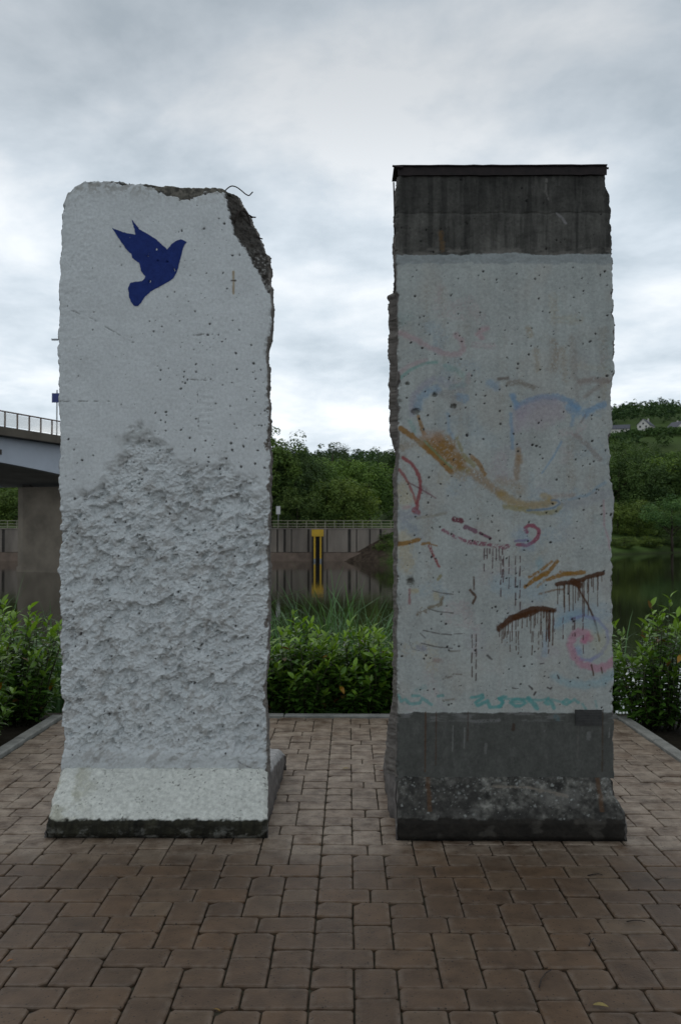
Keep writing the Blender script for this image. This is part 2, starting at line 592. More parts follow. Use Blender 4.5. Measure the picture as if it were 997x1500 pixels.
# earth slope in front of the end of the quay
sx = np.linspace(-1.6, 12, 60); sy = np.linspace(0, 1, 16)
SX, SV = np.meshgrid(sx, sy)
topz = np.interp(SX, [-1.6, -1.1, 4.9, 12], [-1.5, -1.32, 2.1, 2.1])
wid = (topz + 1.6) * 1.1 + 0.25
nzs = fbm(SX * 1.3, SV * 4, 8, 4) - 0.5
SZ = -1.6 + (topz + 1.6) * SV + nzs * 0.35 * np.sin(SV * math.pi)
SY = QY + 0.1 - wid * (1 - SV)
gm = sstep(3.0, 5.2, SX + (fbm(SX * 2, SV * 6, 4, 3) - 0.5) * 3)[..., None]
scol = np.array((0.075, 0.056, 0.042)) * (0.6 + 0.8 * fbm(SX * 3, SV * 9, 2, 4))[..., None] * (1 - gm) + gm * np.array((0.05, 0.09, 0.02))
g = Grids(); g.add(np.stack([SX, SY, SZ], -1), scol)
tag(link('embankment', g.mesh('embankment'), M['ground']), kind='structure')

# ------------------------------------------------------------------ paved platform
PX0, PX1, PY0, PY1 = -2.56, 2.40, 0.40, 8.62
U = 0.1605
SEAM, ROW0 = -0.14, 4.00
bed = MB(); bed.box(PX0 - 0.02, PX1 + 0.02, PY0, PY1 + 0.02, -0.09, -0.016)
paving = tag(bed.build('paving', M['bed']), kind='structure')

# stone bearing: bands of wide stones offset from band to band, mirrored at a straight seam
stones = []   # x0, x1, y0, y1
for side in (-1, 1):
    ncol = 17
    for k in range(-10, 10):
        for phase in (0, 1):
            y0 = ROW0 + (4 * k + 2 * phase) * U
            first = 0 if (phase == 0) == (side < 0) else 2
            c = first
            while c < ncol:
                for h in (0, 1):        # two wide stones over three columns
                    a, b_ = c + 1.5 * h, c + 1.5 * h + 1.5
                    stones.append((side, a, b_, y0, y0 + U))
                stones.append((side, c + 1, c + 2, y0 + U, y0 + 2.5 * U))      # two large stones in the middle column
                stones.append((side, c + 1, c + 2, y0 + 2.5 * U, y0 + 4 * U))
                c += 4
            # small stones between bands
            c = first
            while c < ncol + 2:
                for cc in (c, c + 2):
                    if cc == 0:
                        for q in (1, 2, 3):
                            stones.append((side, 0, 1, y0 + q * U, y0 + (q + 1) * U))
                    else:
                        stones.append((side, cc, cc + 1, y0 + U, y0 + 2 * U))
                c += 4
rects = []
for s, a, b_, y0, y1 in stones:
    x0, x1 = (SEAM + a * U, SEAM + b_ * U) if s > 0 else (SEAM - b_ * U, SEAM - a * U)
    x0, x1 = max(x0, PX0), min(x1, PX1)
    y0, y1 = max(y0, PY0), min(y1, PY1)
    if x1 - x0 > 0.035 and y1 - y0 > 0.035:
        rects.append((x0, x1, y0, y1))


def paver_geo(w, d, seed):
    """rounded rectangle block, top at 0: rings bottom, side, rim, inner"""
    r = random.Random(seed)
    hw, hd = w / 2 - 0.0029, d / 2 - 0.0046
    cr = min(0.011, hw * 0.4)
    ring = []
    for sx_, sy_ in ((1, 1), (-1, 1), (-1, -1), (1, -1)):
        j = cr * r.uniform(0.4, 1.3) * (2.6 if r.random() < 0.08 else 1)
        p1, p2 = (sx_ * hw, sy_ * (hd - j)), (sx_ * (hw - j), sy_ * hd)
        ring += [p1, p2] if sx_ * sy_ > 0 else [p2, p1]
    ring = [(x + r.uniform(-.0016, .0016), y + r.uniform(-.0016, .0016)) for x, y in ring]
    vs, cs = [], []
    for ins, z, cc in ((0, -0.05, 0.1), (0.0, -0.005, 0.8), (0.004, -0.0005, 1.0), (0.026, 0.0, 0.0)):
        for x, y in ring:
            L = max(1e-6, math.hypot(x, y))
            kx = max(0.1, 1 - ins / hw); ky = max(0.1, 1 - ins / hd)
            vs.append((x * kx, y * ky, z + (r.uniform(-.0008, .0008) if ins else 0))); cs.append((cc, cc, cc))
    fs = []
    for k in range(3):
        for i in range(8):
            fs.append((k * 8 + i, k * 8 + (i + 1) % 8, k * 8 + 8 + (i + 1) % 8, k * 8 + 8 + i))
    fs.append(tuple(range(24, 32)))
    return vs, cs, fs


def score(rc):
    cx_, cy_ = (rc[0] + rc[1]) / 2, (rc[2] + rc[3]) / 2
    px, py = proj(cx_, cy_, 0)
    if cy_ < 2.2 or not (-25 < px < 1022 and py < 1530):
        return -1
    # hidden below the wall segments
    for a, b_, f0 in ((-1.63, -0.44, 5.19), (0.26, 1.50, 5.16)):
        if a < cx_ < b_ and f0 + 0.05 < cy_:
            return -1
    pxl, _ = proj(rc[0], cy_, 0)
    for fx0, fx1 in ((84, 396), (582, 898)):
        if cy_ > 5.6 and fx0 + 6 < px < fx1 - 6:
            return -1
    return (rc[1] - rc[0]) * (rc[3] - rc[2]) / cy_ ** 3


rects.sort(key=score, reverse=True)
cache = {}
rv, rcol, rf = [], [], []
for i, rc in enumerate(rects):
    w, d = rc[1] - rc[0], rc[3] - rc[2]
    cx_, cy_ = (rc[0] + rc[1]) / 2, (rc[2] + rc[3]) / 2
    rr = random.Random(i * 13 + 5)
    z = rr.uniform(-0.003, 0.002); tx, ty = rr.uniform(-.010, .010), rr.uniform(-.010, .010)
    if i < 300:
        key = (round(w, 3), round(d, 3), rr.randrange(4))
        if key not in cache:
            v, c, f = paver_geo(w, d, hash(key) & 0xffff)
            me = bpy.data.meshes.new('paver')
            me.from_pydata(v, [], f); me.update()
            a = me.attributes.new('Col', 'FLOAT_COLOR', 'POINT')
            a.data.foreach_set('color', np.c_[np.array(c), np.ones(len(c))].astype(np.float32).ravel())
            me.materials.append(M['paver'])
            cache[key] = me
        o = link('paver', cache[key], None, paving)
        o.location = (cx_, cy_, z)
        o.rotation_euler = (tx, ty, rr.uniform(-.006, .006))
    else:
        v, c, f = paver_geo(w, d, i)
        o0 = len(rv)
        rv += [(x + cx_, y + cy_, q + z + y * tx - x * ty) for x, y, q in v]
        rcol += c
        rf += [tuple(k + o0 for k in q) for q in f]
me = bpy.data.meshes.new('paver_field'); me.from_pydata(rv, [], rf); me.update()
a = me.attributes.new('Col', 'FLOAT_COLOR', 'POINT')
a.data.foreach_set('color', np.c_[np.array(rcol), np.ones(len(rcol))].astype(np.float32).ravel())
tag(link('paver_field', me, M['paver_rest'], paving), kind='stuff')

# kerb edging: separate kerb stones on three sides
kerb = MB(); kerb.box(PX0 - 0.10, PX1 + 0.10, PY1 + 0.015, PY1 + 0.10, -0.3, -0.06)
kerb.box(PX0 - 0.10, PX0 - 0.015, PY0, PY1 + 0.01, -0.3, -0.06)
kerb.box(PX1 + 0.015, PX1 + 0.10, PY0, PY1 + 0.01, -0.3, -0.06)
kerb = tag(kerb.build('kerb', M['kerb']), kind='structure')


def kerb_stone(x, y, L, alongx, i):
    r = random.Random(i)
    w, h = 0.095, 0.12
    vs = []
    for (l, s_) in ((-1, -1), (1, -1), (1, 1), (-1, 1)):
        vs.append((l * L / 2, s_ * w / 2, -0.075))
    for (l, s_) in ((-1, -1), (1, -1), (1, 1), (-1, 1)):
        vs.append((l * L / 2, s_ * w / 2, 0.012))
    for (l, s_) in ((-1, -1), (1, -1), (1, 1), (-1, 1)):
        vs.append((l * (L / 2 - .008), s_ * (w / 2 - .010), 0.022))
    fs = [(8, 9, 10, 11)]
    for k in range(2):
        for q in range(4):
            fs.append((k * 4 + q, k * 4 + (q + 1) % 4, k * 4 + 4 + (q + 1) % 4, k * 4 + 4 + q))
    me = bpy.data.meshes.new('kerb_stone'); me.from_pydata(vs, [], fs); me.update()
    o = link('kerb_stone', me, M['kerb'], kerb)
    o.location = (x, y, r.uniform(-.006, .004)); o.rotation_euler = (0, r.uniform(-.004, .004), (0 if alongx else math.pi / 2) + r.uniform(-.003, .003))


n = 0
for k in range(8):
    for x in (PX0 - 0.058, PX1 + 0.058):
        kerb_stone(x, PY1 + 0.01 - 0.5 - k * 1.0, 0.992, False, n); n += 1
for k in range(5):
    kerb_stone(PX0 + 0.5 + k * 1.0 - 0.02, PY1 + 0.062, 0.992, True, n); n += 1


# ------------------------------------------------------------------ the two concrete wall segments
def poly_dist(px, py, pts):
    d = np.full(px.shape, 1e9)
    for (ax, ay), (bx, by) in zip(pts[:-1], pts[1:]):
        vx, vy = bx - ax, by - ay
        L = vx * vx + vy * vy + 1e-9
        t = np.clip(((px - ax) * vx + (py - ay) * vy) / L, 0, 1)
        d = np.minimum(d, np.hypot(px - ax - t * vx, py - ay - t * vy))
    return d


def paint(C, px, py, pts, w, color, alpha=0.8, soft=1.0, brk=0.25, seed=0, taper=False):
    pts = [tuple(p) for p in pts]
    if len(pts) == 1:
        pts = [pts[0], (pts[0][0] + 0.01, pts[0][1])]
    xs_, ys_ = [p[0] for p in pts], [p[1] for p in pts]
    m = w + 4
    sel = (px > min(xs_) - m) & (px < max(xs_) + m) & (py > min(ys_) - m) & (py < max(ys_) + m)
    if not sel.any():
        return
    x, y = px[sel], py[sel]
    wob = (fbm(x / 5, y / 5, seed + 3, 3) - 0.5) * w * 0.5
    d = poly_dist(x, y, pts) + wob
    a = 1 - sstep(w / 2 - soft, w / 2 + soft, d)
    nz_ = fbm(x / 2.6, y / 2.6, seed + 11, 4, 0.6)
    a = a * sstep(brk - 0.12, brk + 0.12, nz_) * alpha
    C[sel] = C[sel] * (1 - a[:, None]) + np.array(color) * a[:, None]


def blob(C, px, py, c, rx, ry, color, alpha, seed=0, brk=0.3):
    d = np.hypot((px - c[0]) / rx, (py - c[1]) / ry) + (fbm(px / 7, py / 7, seed, 3) - 0.5) * 0.9
    a = (1 - sstep(0.45, 1.05, d)) * alpha * sstep(brk - .15, brk + .2, fbm(px / 3, py / 3, seed + 5, 4))
    C[:] = C * (1 - a[..., None]) + np.array(color) * a[..., None]


def pits(C, D, px, py, cnt, box, r0, r1, seed, dark=(0.03, 0.03, 0.03), depth=0.006, S=260.0):
    r = random.Random(seed)
    for _ in range(cnt):
        x, y = r.uniform(box[0], box[2]), r.uniform(box[1], box[3])
        rad = r0 + (r1 - r0) * r.random() ** 3
        sel = (np.abs(px - x) < 6) & (np.abs(py - y) < 6)
        if not sel.any():
            continue
        ang = r.uniform(0, 3.14); el = r.uniform(0.5, 1.0)
        dx, dy = px[sel] - x, py[sel] - y
        u, v = dx * math.cos(ang) + dy * math.sin(ang), -dx * math.sin(ang) + dy * math.cos(ang)
        a = 1 - sstep(0.55, 1.15, np.hypot(u, v / el) / rad)
        D[sel] += a * depth * min(1.5, rad)
        C[sel] = C[sel] * (1 - 0.9 * a[:, None]) + np.array(dark) * 0.9 * a[:, None]


def slab(name, parent, Yf, thick, left, right, top, pybot, colour_fn, nx, nv, side_col, bulge=None, origin=(0, 0, 0)):
    """left/right: [(py, px)], top: [(px, py)] outline of the front face in photo pixels at depth Yf"""
    L = np.array(sorted(left)); Rr = np.array(sorted(right)); T = np.array(sorted(top))
    u = np.linspace(0, 1, nx)[None, :]; v = np.linspace(0, 1, nv)[:, None]
    xa = L[:, 1].min() + 4
    x = np.interp(0.5, [0, 1], [xa, xa]) + u * (Rr[:, 1].max() - xa)
    for _ in range(3):
        ptop = np.interp(x, T[:, 0], T[:, 1])
        py = pybot + (ptop - pybot) * v
        jl = (fbm(py / 16.0, 0 * py, 31, 4, 0.55) - 0.5) * 4.0
        jr = (fbm(py / 16.0, 0 * py, 57, 4, 0.55) - 0.5) * 5.0
        xl = np.interp(py, L[:, 0], L[:, 1]) + jl
        xr = np.interp(py, Rr[:, 0], Rr[:, 1]) + jr
        x = xl + (xr - xl) * u
    py = py - (fbm(x / 8.0, 0 * x, 77, 4, 0.65) - 0.5) * 4.5 * v ** 30
    px = x
    D = np.zeros(px.shape); C = np.zeros(px.shape + (3,))
    de = np.minimum(px - xl, xr - px)                    # px to the nearest vertical edge
    dt = py - ptop
    colour_fn(px, py, de, dt, D, C)
    # rounded, chipped arrises
    chip = 2.0 + 7.0 * np.clip(fbm(px / 14, py / 14, 91, 4, 0.6) - 0.42, 0, 1) * 2.2
    e = np.minimum(de, dt + 1.0)
    k = 1 - np.clip(e / chip, 0, 1)
    D += 0.020 * k ** 2 * chip / 3
    X, Z = at(px, py, Yf)
    Y = Yf + D
    P = np.stack([X, Y, Z], -1)
    o = np.array(origin)
    G = Grids()
    G.add(P - o, C)
    yb = Yf + thick
    ns = 14
    w = np.linspace(0, 1, ns)[None, :, None]
    for col, sgn in ((0, -1), (-1, 1)):
        E = P[:, col][:, None, :]
        B = E.copy(); B[..., 1] = yb
        S = E * (1 - w) + B * w
        zz = S[..., 2]; yy = S[..., 1]
        wv = np.broadcast_to(w[..., 0], zz.shape)
        amp = np.sin(np.clip(wv * 1.15, 0, 1) * math.pi) ** 0.7
        off = (fbm(zz * 26, yy * 40, 40 + col, 5, 0.6) - 0.42) * 0.030 * amp
        off = off + (fbm(zz * 75, yy * 75, 48 + col, 3, 0.6) - 0.5) * 0.016 * amp
        if bulge is not None:
            off = off + bulge(sgn, proj(S[..., 0], yy, zz)[1], wv)
        S[..., 0] += sgn * off
        sc = np.array(side_col) * (0.55 + 0.9 * fbm(zz * 30, yy * 30, 63, 4))[..., None]
        S[:, 0] = E[:, 0]
        sc[:, 0] = C[:, col]
        G.add(S - o, sc, flip=(sgn < 0))
    E = P[-1][None]; B = E.copy(); B[..., 1] = yb
    w2 = np.linspace(0, 1, 12)[:, None, None]
    S = E * (1 - w2) + B * w2
    S[..., 2] += (fbm(S[..., 0] * 22, S[..., 1] * 22, 15, 4) - 0.5) * 0.03 * np.sin(w2[..., 0] * math.pi)
    G.add(S - o, np.array(side_col) * 0.7 * (0.6 + 0.8 * fbm(S[..., 0] * 30, S[..., 1] * 30, 9, 3))[..., None])
    bk = P[::6, ::6].copy(); 
    bk = np.concatenate([P[::6], P[-1:]], 0)
    bk = np.concatenate([bk[:, ::6], bk[:, -1:]], 1); bk[..., 1] = yb
    G.add(bk - o, (0.30, 0.30, 0.29), flip=True)
    ob = link(name, G.mesh(name), M['stone'], parent)
    return ob, (px, py, D, P)


def foot(name, parent, xl, xr, y0, y1, ys0, ys1, zs, ze, colour_fn, origin, seed, nx=260):
    """foot of the wall: nose of height ze at y0, slope up to zs at the slab, rear toe to y1"""
    prof = [(y0 + 0.028, 0.0), (y0 + 0.002, 0.028), (y0, ze - 0.018), (y0 + 0.014, ze), (ys0, zs), (ys0 + 0.01, zs + 0.004), (ys1 - 0.01, zs + 0.004), (ys1, zs - 0.02),
            (y1 - 0.03, ze + 0.05), (y1, ze + 0.02), (y1 + 0.004, 0.0)]
    dens = [6, 22, 6, 70, 3, 8, 3, 60, 8, 20]
    pr = []
    for (a, b_), n_ in zip(zip(prof[:-1], prof[1:]), dens):
        for k in range(n_):
            t = k / n_
            pr.append((a[0] + (b_[0] - a[0]) * t, a[1] + (b_[1] - a[1]) * t))
    pr.append(prof[-1]); pr = np.array(pr)
    # smooth the profile a little
    for _ in range(3):
        pr[1:-1] = pr[1:-1] * 0.6 + (pr[:-2] + pr[2:]) * 0.2
    tan = np.gradient(pr, axis=0); nrm = np.stack([-tan[:, 1], tan[:, 0]], 1)
    nrm /= np.linalg.norm(nrm, axis=1, keepdims=True) + 1e-9
    s = np.concatenate([[0], np.cumsum(np.linalg.norm(np.diff(pr, axis=0), axis=1))])
    Xg = np.linspace(0, 1, nx)[None, :]; Sg = s[:, None] + 0 * Xg
    jl = (fbm(Sg * 14, 0 * Sg, seed, 4) - 0.5) * 0.030
    jr = (fbm(Sg * 14, 0 * Sg, seed + 5, 4) - 0.5) * 0.030
    Yp, Zp = pr[:, 0][:, None] + 0 * Xg, pr[:, 1][:, None] + 0 * Xg
    flare = np.clip((zs - Zp) / zs, 0, 1)
    X = xl(Zp, Yp) + jl + (xr(Zp, Yp) + jr - xl(Zp, Yp) - jl) * Xg
    disp = (fbm(X * 25, Sg * 25, seed + 9, 5, 0.6) - 0.5) * 0.012
    de = np.minimum(X - X[:, :1], X[:, -1:] - X)
    disp -= 0.032 * (1 - np.clip(de / (0.018 + 0.03 * fbm(Sg * 12, X * 0, seed + 4, 3)), 0, 1)) ** 2
    sel = (Zp > 0.004)
    Y = Yp + nrm[:, 0][:, None] * disp * sel
    Z = np.maximum(Zp + nrm[:, 1][:, None] * disp * sel, 0.0)
    C = np.zeros(X.shape + (3,))
    colour_fn(X, Y, Z, Sg, C)
    o = np.array(origin)
    G = Grids()
    P = np.stack([X, Y, Z], -1)
    G.add(P - o, C)
    w = np.linspace(0, 1, 16)[None, :, None]
    for col, sgn in ((0, -1), (-1, 1)):
        E = P[:, col][:, None, :]
        B = E.copy(); B[..., 2] = 0.0; B[..., 1] = np.clip(B[..., 1], y0 + 0.01, y1 - 0.01)
        S = E * (1 - w) + B * w
        S[..., 0] += sgn * (fbm(S[..., 1] * 14, S[..., 2] * 14, seed + col, 4) - 0.45) * 0.03 * np.sin(np.clip(w[..., 0] * 1.3, 0, 1) * math.pi)
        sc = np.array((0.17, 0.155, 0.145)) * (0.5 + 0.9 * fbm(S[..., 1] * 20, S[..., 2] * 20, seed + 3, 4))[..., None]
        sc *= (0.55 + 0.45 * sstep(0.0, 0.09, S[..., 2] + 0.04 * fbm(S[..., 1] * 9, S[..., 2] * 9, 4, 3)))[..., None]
        sc[:, 0] = C[:, col]
        G.add(S - o, sc, flip=(sgn < 0))
    return link(name, G.mesh(name), M['foot'], parent)


# ---- left segment (white, with the dove)
YL = 5.45
def left_relief_mask(px, py):
    edge_y = np.interp(px, [80, 130, 160, 185, 215, 240, 262, 300, 330, 360, 400],
                       [725, 722, 690, 640, 622, 640, 672, 690, 668, 700, 715])
    j = (fbm(px / 22, py / 22, 3, 4) - 0.5) * 46
    return sstep(-8, 26, py - edge_y + j)


def left_colour(px, py, de, dt, D, C):
    C[:] = np.array((0.61, 0.635, 0.635)) * (0.92 + 0.14 * fbm(px / 30, py / 30, 2, 4))[..., None]
    # faint board marks, lumps of the smooth upper part
    D += (fbm(px / 26, py / 26, 12, 3) - 0.5) * 0.006 + (fbm(px / 5, py / 5, 13, 4, 0.6) - 0.5) * 0.0028
    rough_left = 1 - sstep(90, 190, px + (py - 400) * 0.12)
    D += rough_left * (fbm(px / 6, py / 4.5, 14, 4, 0.65) - 0.5) * 0.007
    m = left_relief_mask(px, py)
    # hacked surface: tilted chisel strokes, ridges and hollows
    ang = R(36)
    q = px * math.cos(ang) - py * math.sin(ang); p = px * math.sin(ang) + py * math.cos(ang)
    wx = (fbm(px / 18, py / 18, 21, 3) - 0.5) * 5; wy = (fbm(px / 18, py / 18, 22, 3) - 0.5) * 5
    big = fbm((q + wx) / 42, (p + wy) / 30, 23, 2)
    mid = fbm((q + wx) / 16, (p + wy) / 13, 24, 4, 0.6)
    bil = np.abs(2 * fbm((q + wx) / 12, (p + wy) / 9, 25, 2) - 1)
    f1 = fbm(px / 2.7, py / 2.7, 26, 3, 0.65)
    hgt = 0.034 * (big - 0.5) + 0.040 * (mid - 0.5) + 0.006 * (bil - 0.3) + 0.017 * (f1 - 0.5)
    h1 = fbm((q + wx) / 31, (p + wy) / 22, 28, 4, 0.55); h2 = fbm((q + wx) / 10, (p + wy) / 8.5, 281, 3)
    hgt -= 0.029 * sstep(0.53, 0.62, h1) + 0.010 * sstep(0.56, 0.65, h2)
    fade = 1 - 0.75 * sstep(1085, 1112, py)
    D += m * (0.020 - hgt * 1.05) * fade
    # bare concrete showing where paint missed
    bare = sstep(0.58, 0.72, fbm((q + wx) / 15, (p + wy) / 10, 29, 4, 0.6)) * m * 0.45
    C[:] = C * (1 - bare[..., None]) + np.array((0.27, 0.245, 0.215)) * bare[..., None]
    g_ = sstep(0.5, 0.75, fbm(px / 20, py / 20, 30, 4)) * (1 - sstep(0, 34, np.hypot((px - 205) * 0.6, (py - 640)))) * 0.6
    C[:] = C * (1 - g_[..., None]) + np.array((0.28, 0.28, 0.26)) * g_[..., None]
    # broken upper right corner
    bx = np.interp(py, [262, 275, 300, 325, 345, 355, 368, 378, 395, 415, 428, 440], [326, 329, 333, 339, 344, 352, 362, 367, 375, 385, 392, 420])
    jj = (fbm(px / 6, py / 6, 33, 4, 0.6) - 0.5) * 9
    bm = sstep(-1.5, 1.5, px - bx + jj)
    depth = np.clip((px - bx) / 22, 0, 1.6)
    D += bm * (0.012 + 0.050 * depth + 0.05 * (fbm(px / 9, py / 9, 34, 4, 0.6) - 0.5))
    bc = np.array((0.060, 0.054, 0.047)) * (0.45 + 1.1 * fbm(px / 4, py / 4, 35, 4, 0.6))[..., None]
    pale = (sstep(0.5, 0.7, fbm(px / 3, py / 3, 36, 4)) * sstep(355, 375, py))[..., None]
    bc = bc * (1 - pale * 0.7) + np.array((0.34, 0.33, 0.31)) * pale * 0.7
    C[:] = C * (1 - bm[..., None]) + bc * bm[..., None]
    # dark spalled strip along the top edge
    lim = np.interp(px, [90, 100, 130, 160, 200, 215, 235, 250, 275, 300, 318, 326, 340], [1, 4, 1, 3, 3, 6, 12, 19, 19, 11, 5, 6, 8])
    tm = sstep(-1.0, 1.0, lim - dt + (fbm(px / 7, py / 5, 37, 5, 0.6) - 0.5) * 13)
    D += tm * 0.025
    C[:] = C * (1 - tm[..., None]) + (np.array((0.075, 0.07, 0.058)) * (0.3 + 1.4 * fbm(px / 3, py / 3, 38, 3))[..., None]) * tm[..., None]
    soil = (1 - sstep(0, 34, dt)) * sstep(0.42, 0.66, fbm(px / 6, py / 6, 39, 5, 0.65)) * 0.7 * (px < 330)
    C[:] = C * (1 - soil[..., None]) + np.array((0.24, 0.22, 0.18)) * soil[..., None]
    # ragged unpainted arrises
    em = sstep(-0.8, 0.8, 1.2 - de + (fbm(px / 9, py / 11, 41, 5, 0.6) - 0.52) * 22 * (px > 240) * sstep(0.35, 0.65, fbm(px / 60, py / 60, 43, 2))) * (dt > 3)
    C[:] = C * (1 - em[..., None]) + (np.array((0.17, 0.15, 0.13)) * (0.5 + fbm(px / 3, py / 3, 42, 3))[..., None]) * em[..., None]
    # bug holes, cracks, rust stain
    pits(C, D, px, py, 230, (215, 300, 392, 690), 0.6, 2.4, 4, (0.06, 0.06, 0.055))
    pits(C, D, px, py, 40, (95, 300, 215, 600), 0.5, 1.4, 5, (0.12, 0.12, 0.11))
    pits(C, D, px, py, 260, (90, 640, 392, 1110), 0.6, 2.4, 6, (0.10, 0.09, 0.08), 0.012)
    for pts, w in (([(105, 455), (135, 467), (165, 485), (200, 505)], 1.1), ([(280, 492), (298, 490)], 2.2), ([(275, 492), (281, 495)], 2.0),
                   ([(280, 556), (312, 558)], 1.6), ([(88, 588), (160, 588)], 1.1), ([(362, 566), (378, 573)], 1.4), ([(340, 1112), (365, 1125), (392, 1135)], 1.5),
                   ([(289, 570), (291, 640)], 0.6)):
        d = poly_dist(px, py, pts) + (fbm(px / 3, py / 3, 47, 3) - 0.5) * 1.6
        a_ = (1 - sstep(0.2, w, d))
        D += a_ * 0.006 * sstep(0.40, 0.6, fbm(px / 7, py / 7, 48, 3))
        C[:] = C * (1 - 0.55 * (a_ * sstep(0.45, 0.6, fbm(px / 7, py / 7, 48, 3)))[..., None]) + np.array((0.12, 0.11, 0.10)) * 0.55 * (a_ * sstep(0.45, 0.6, fbm(px / 7, py / 7, 48, 3)))[..., None]
    for yb_ in range(575, 640, 9):
        sel_ = (np.abs(px - 301) < 11) & (np.abs(py - yb_) < 2.2)
        D[sel_] += 0.0014
    paint(C, px, py, [(342, 398), (342, 430)], 3.0, (0.30, 0.20, 0.07), 0.75, 1.2, 0.2, 3)
    paint(C, px, py, [(339, 411), (345, 411)], 2.4, (0.06, 0.04, 0.03), 0.9, 0.7, 0.1, 4)
    # slightly darker band low down, just above the foot
    lb = sstep(1106, 1112, py + (fbm(px / 12, py / 12, 50, 3) - .5) * 10)
    C[:] = C * (1 - 0.12 * lb[..., None])


left_edge = [(255, 118), (264, 116), (272, 105), (285, 96), (300, 92), (350, 88), (400, 87), (450, 85), (500, 83), (560, 85), (600, 85), (640, 87), (700, 85),
             (760, 86), (800, 85), (826, 84), (838, 80), (850, 85), (1000, 87), (1060, 88), (1085, 90), (1100, 91), (1110, 88), (1135, 88)]
right_edge = [(255, 333), (275, 337), (279, 346), (288, 352), (296, 355), (310, 365), (325, 371), (340, 378), (350, 383), (363, 386), (367, 393), (405, 394), (418, 397),
              (470, 397), (490, 395), (505, 390), (540, 392), (600, 393), (680, 395), (760, 393), (850, 393), (960, 392), (990, 387), (1020, 386), (1060, 390), (1135, 392)]
top_edge = [(80, 300), (92, 288), (97, 280), (106, 271), (118, 264), (150, 263), (205, 266), (240, 268), (262, 272), (300, 271), (333, 274), (340, 277), (400, 300)]
OL = (-1.04, 5.9, 0.0)
segL = empty('concrete_wall_segment', OL)
slabL, dataL = slab('slab', segL, YL, 0.19, left_edge, right_edge, top_edge, 1135, left_colour, 300, 860, (0.15, 0.135, 0.12), None, OL)


def footL_col(X, Y, Z, S, C):
    C[:] = np.array((0.68, 0.69, 0.635)) * (0.86 + 0.2 * fbm(X * 9, S * 9, 2, 4))[..., None]
    yel = sstep(0.42, 0.7, fbm(X * 12, S * 12, 6, 5, 0.6)) * sstep(-1.36, -1.56, X + (fbm(X * 9, S * 9, 16, 3) - .5) * .2) * 0.6
    C[:] = C * (1 - yel[..., None]) + np.array((0.35, 0.34, 0.24)) * yel[..., None]
    bare = sstep(0.72, 0.79, fbm(X * 75, S * 75, 7, 3)) * 0.8 * sstep(0.40, 0.6, fbm(X * 8, S * 8, 8, 3))
    C[:] = C * (1 - bare[..., None]) + np.array((0.10, 0.10, 0.08)) * bare[..., None]
    # nose: algae and bare concrete
    nose = sstep(-0.006, 0.006, 0.102 - Z + (fbm(X * 40, S * 40, 9, 4) - 0.5) * 0.022) * (Y < 5.28)
    moss = fbm(X * 14, Z * 30, 10, 5, 0.6)
    nc = np.array((0.036, 0.034, 0.021)) * (0.15 + 1.6 * moss * fbm(X * 55, Z * 9, 14, 4))[..., None]
    white = (sstep(0.46, 0.72, fbm(X * 16, Z * 22, 11, 5, 0.68)) * sstep(0.085, 0.03, Z))[..., None]
    nc = nc * (1 - white * 0.6) + np.array((0.24, 0.24, 0.215)) * white * 0.6
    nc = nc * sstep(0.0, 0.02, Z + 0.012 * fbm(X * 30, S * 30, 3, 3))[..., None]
    crack = (np.abs(X + 1.135 + 0.02 * (fbm(S * 30, X * 0, 3, 2) - .5)) < 0.022)[..., None]
    nc = np.where(crack, nc * (0.25 + 0.5 * fbm(X * 60, Z * 60, 3, 3))[..., None], nc)
    C[:] = C * (1 - nose[..., None]) + nc * nose[..., None]
    rear = (Y > 5.62)[..., None]
    C[:] = np.where(rear, np.array((0.34, 0.335, 0.33)) * (0.5 + fbm(X * 20, S * 20, 12, 4))[..., None], C)


foot('foot', segL, lambda z, y: -1.640 + 0.0 * z - 0.01 * (y > 5.7), lambda z, y: -0.437 - 0.020 * np.clip(z / .3, 0, 1),
     5.19, 6.74, YL - 0.01, YL + 0.19, 0.315, 0.100, footL_col, OL, 3)

# painted dove: a skin of paint lying on the relief of the slab
cr = [(300, 272), (312, 278), (345, 290), (391, 299), (385, 275), (376, 240), (388, 256), (405, 278), (440, 298), (465, 313), (490, 335), (512, 356), (530, 335), (545, 323),
      (565, 316), (588, 327), (577, 338), (571, 360), (560, 400), (550, 440), (535, 468), (510, 483), (480, 500), (447, 517), (428, 537), (412, 560), (400, 573), (385, 572),
      (372, 555), (365, 535), (362, 505), (370, 485), (385, 480), (412, 478), (425, 468), (428, 458), (412, 440), (406, 408), (380, 390), (375, 375), (358, 358), (345, 340), (330, 318), (315, 295)]
dv = [(50 + x / 2.6237, 230 + y / 2.6237) for x, y in cr]


def inside(px, py, poly):
    r = np.zeros(px.shape, bool)
    j = len(poly) - 1
    for i in range(len(poly)):
        xi, yi = poly[i]; xj, yj = poly[j]
        c = ((yi > py) != (yj > py)) & (px < (xj - xi) * (py - yi) / (yj - yi + 1e-12) + xi)
        r ^= c
        j = i
    return r


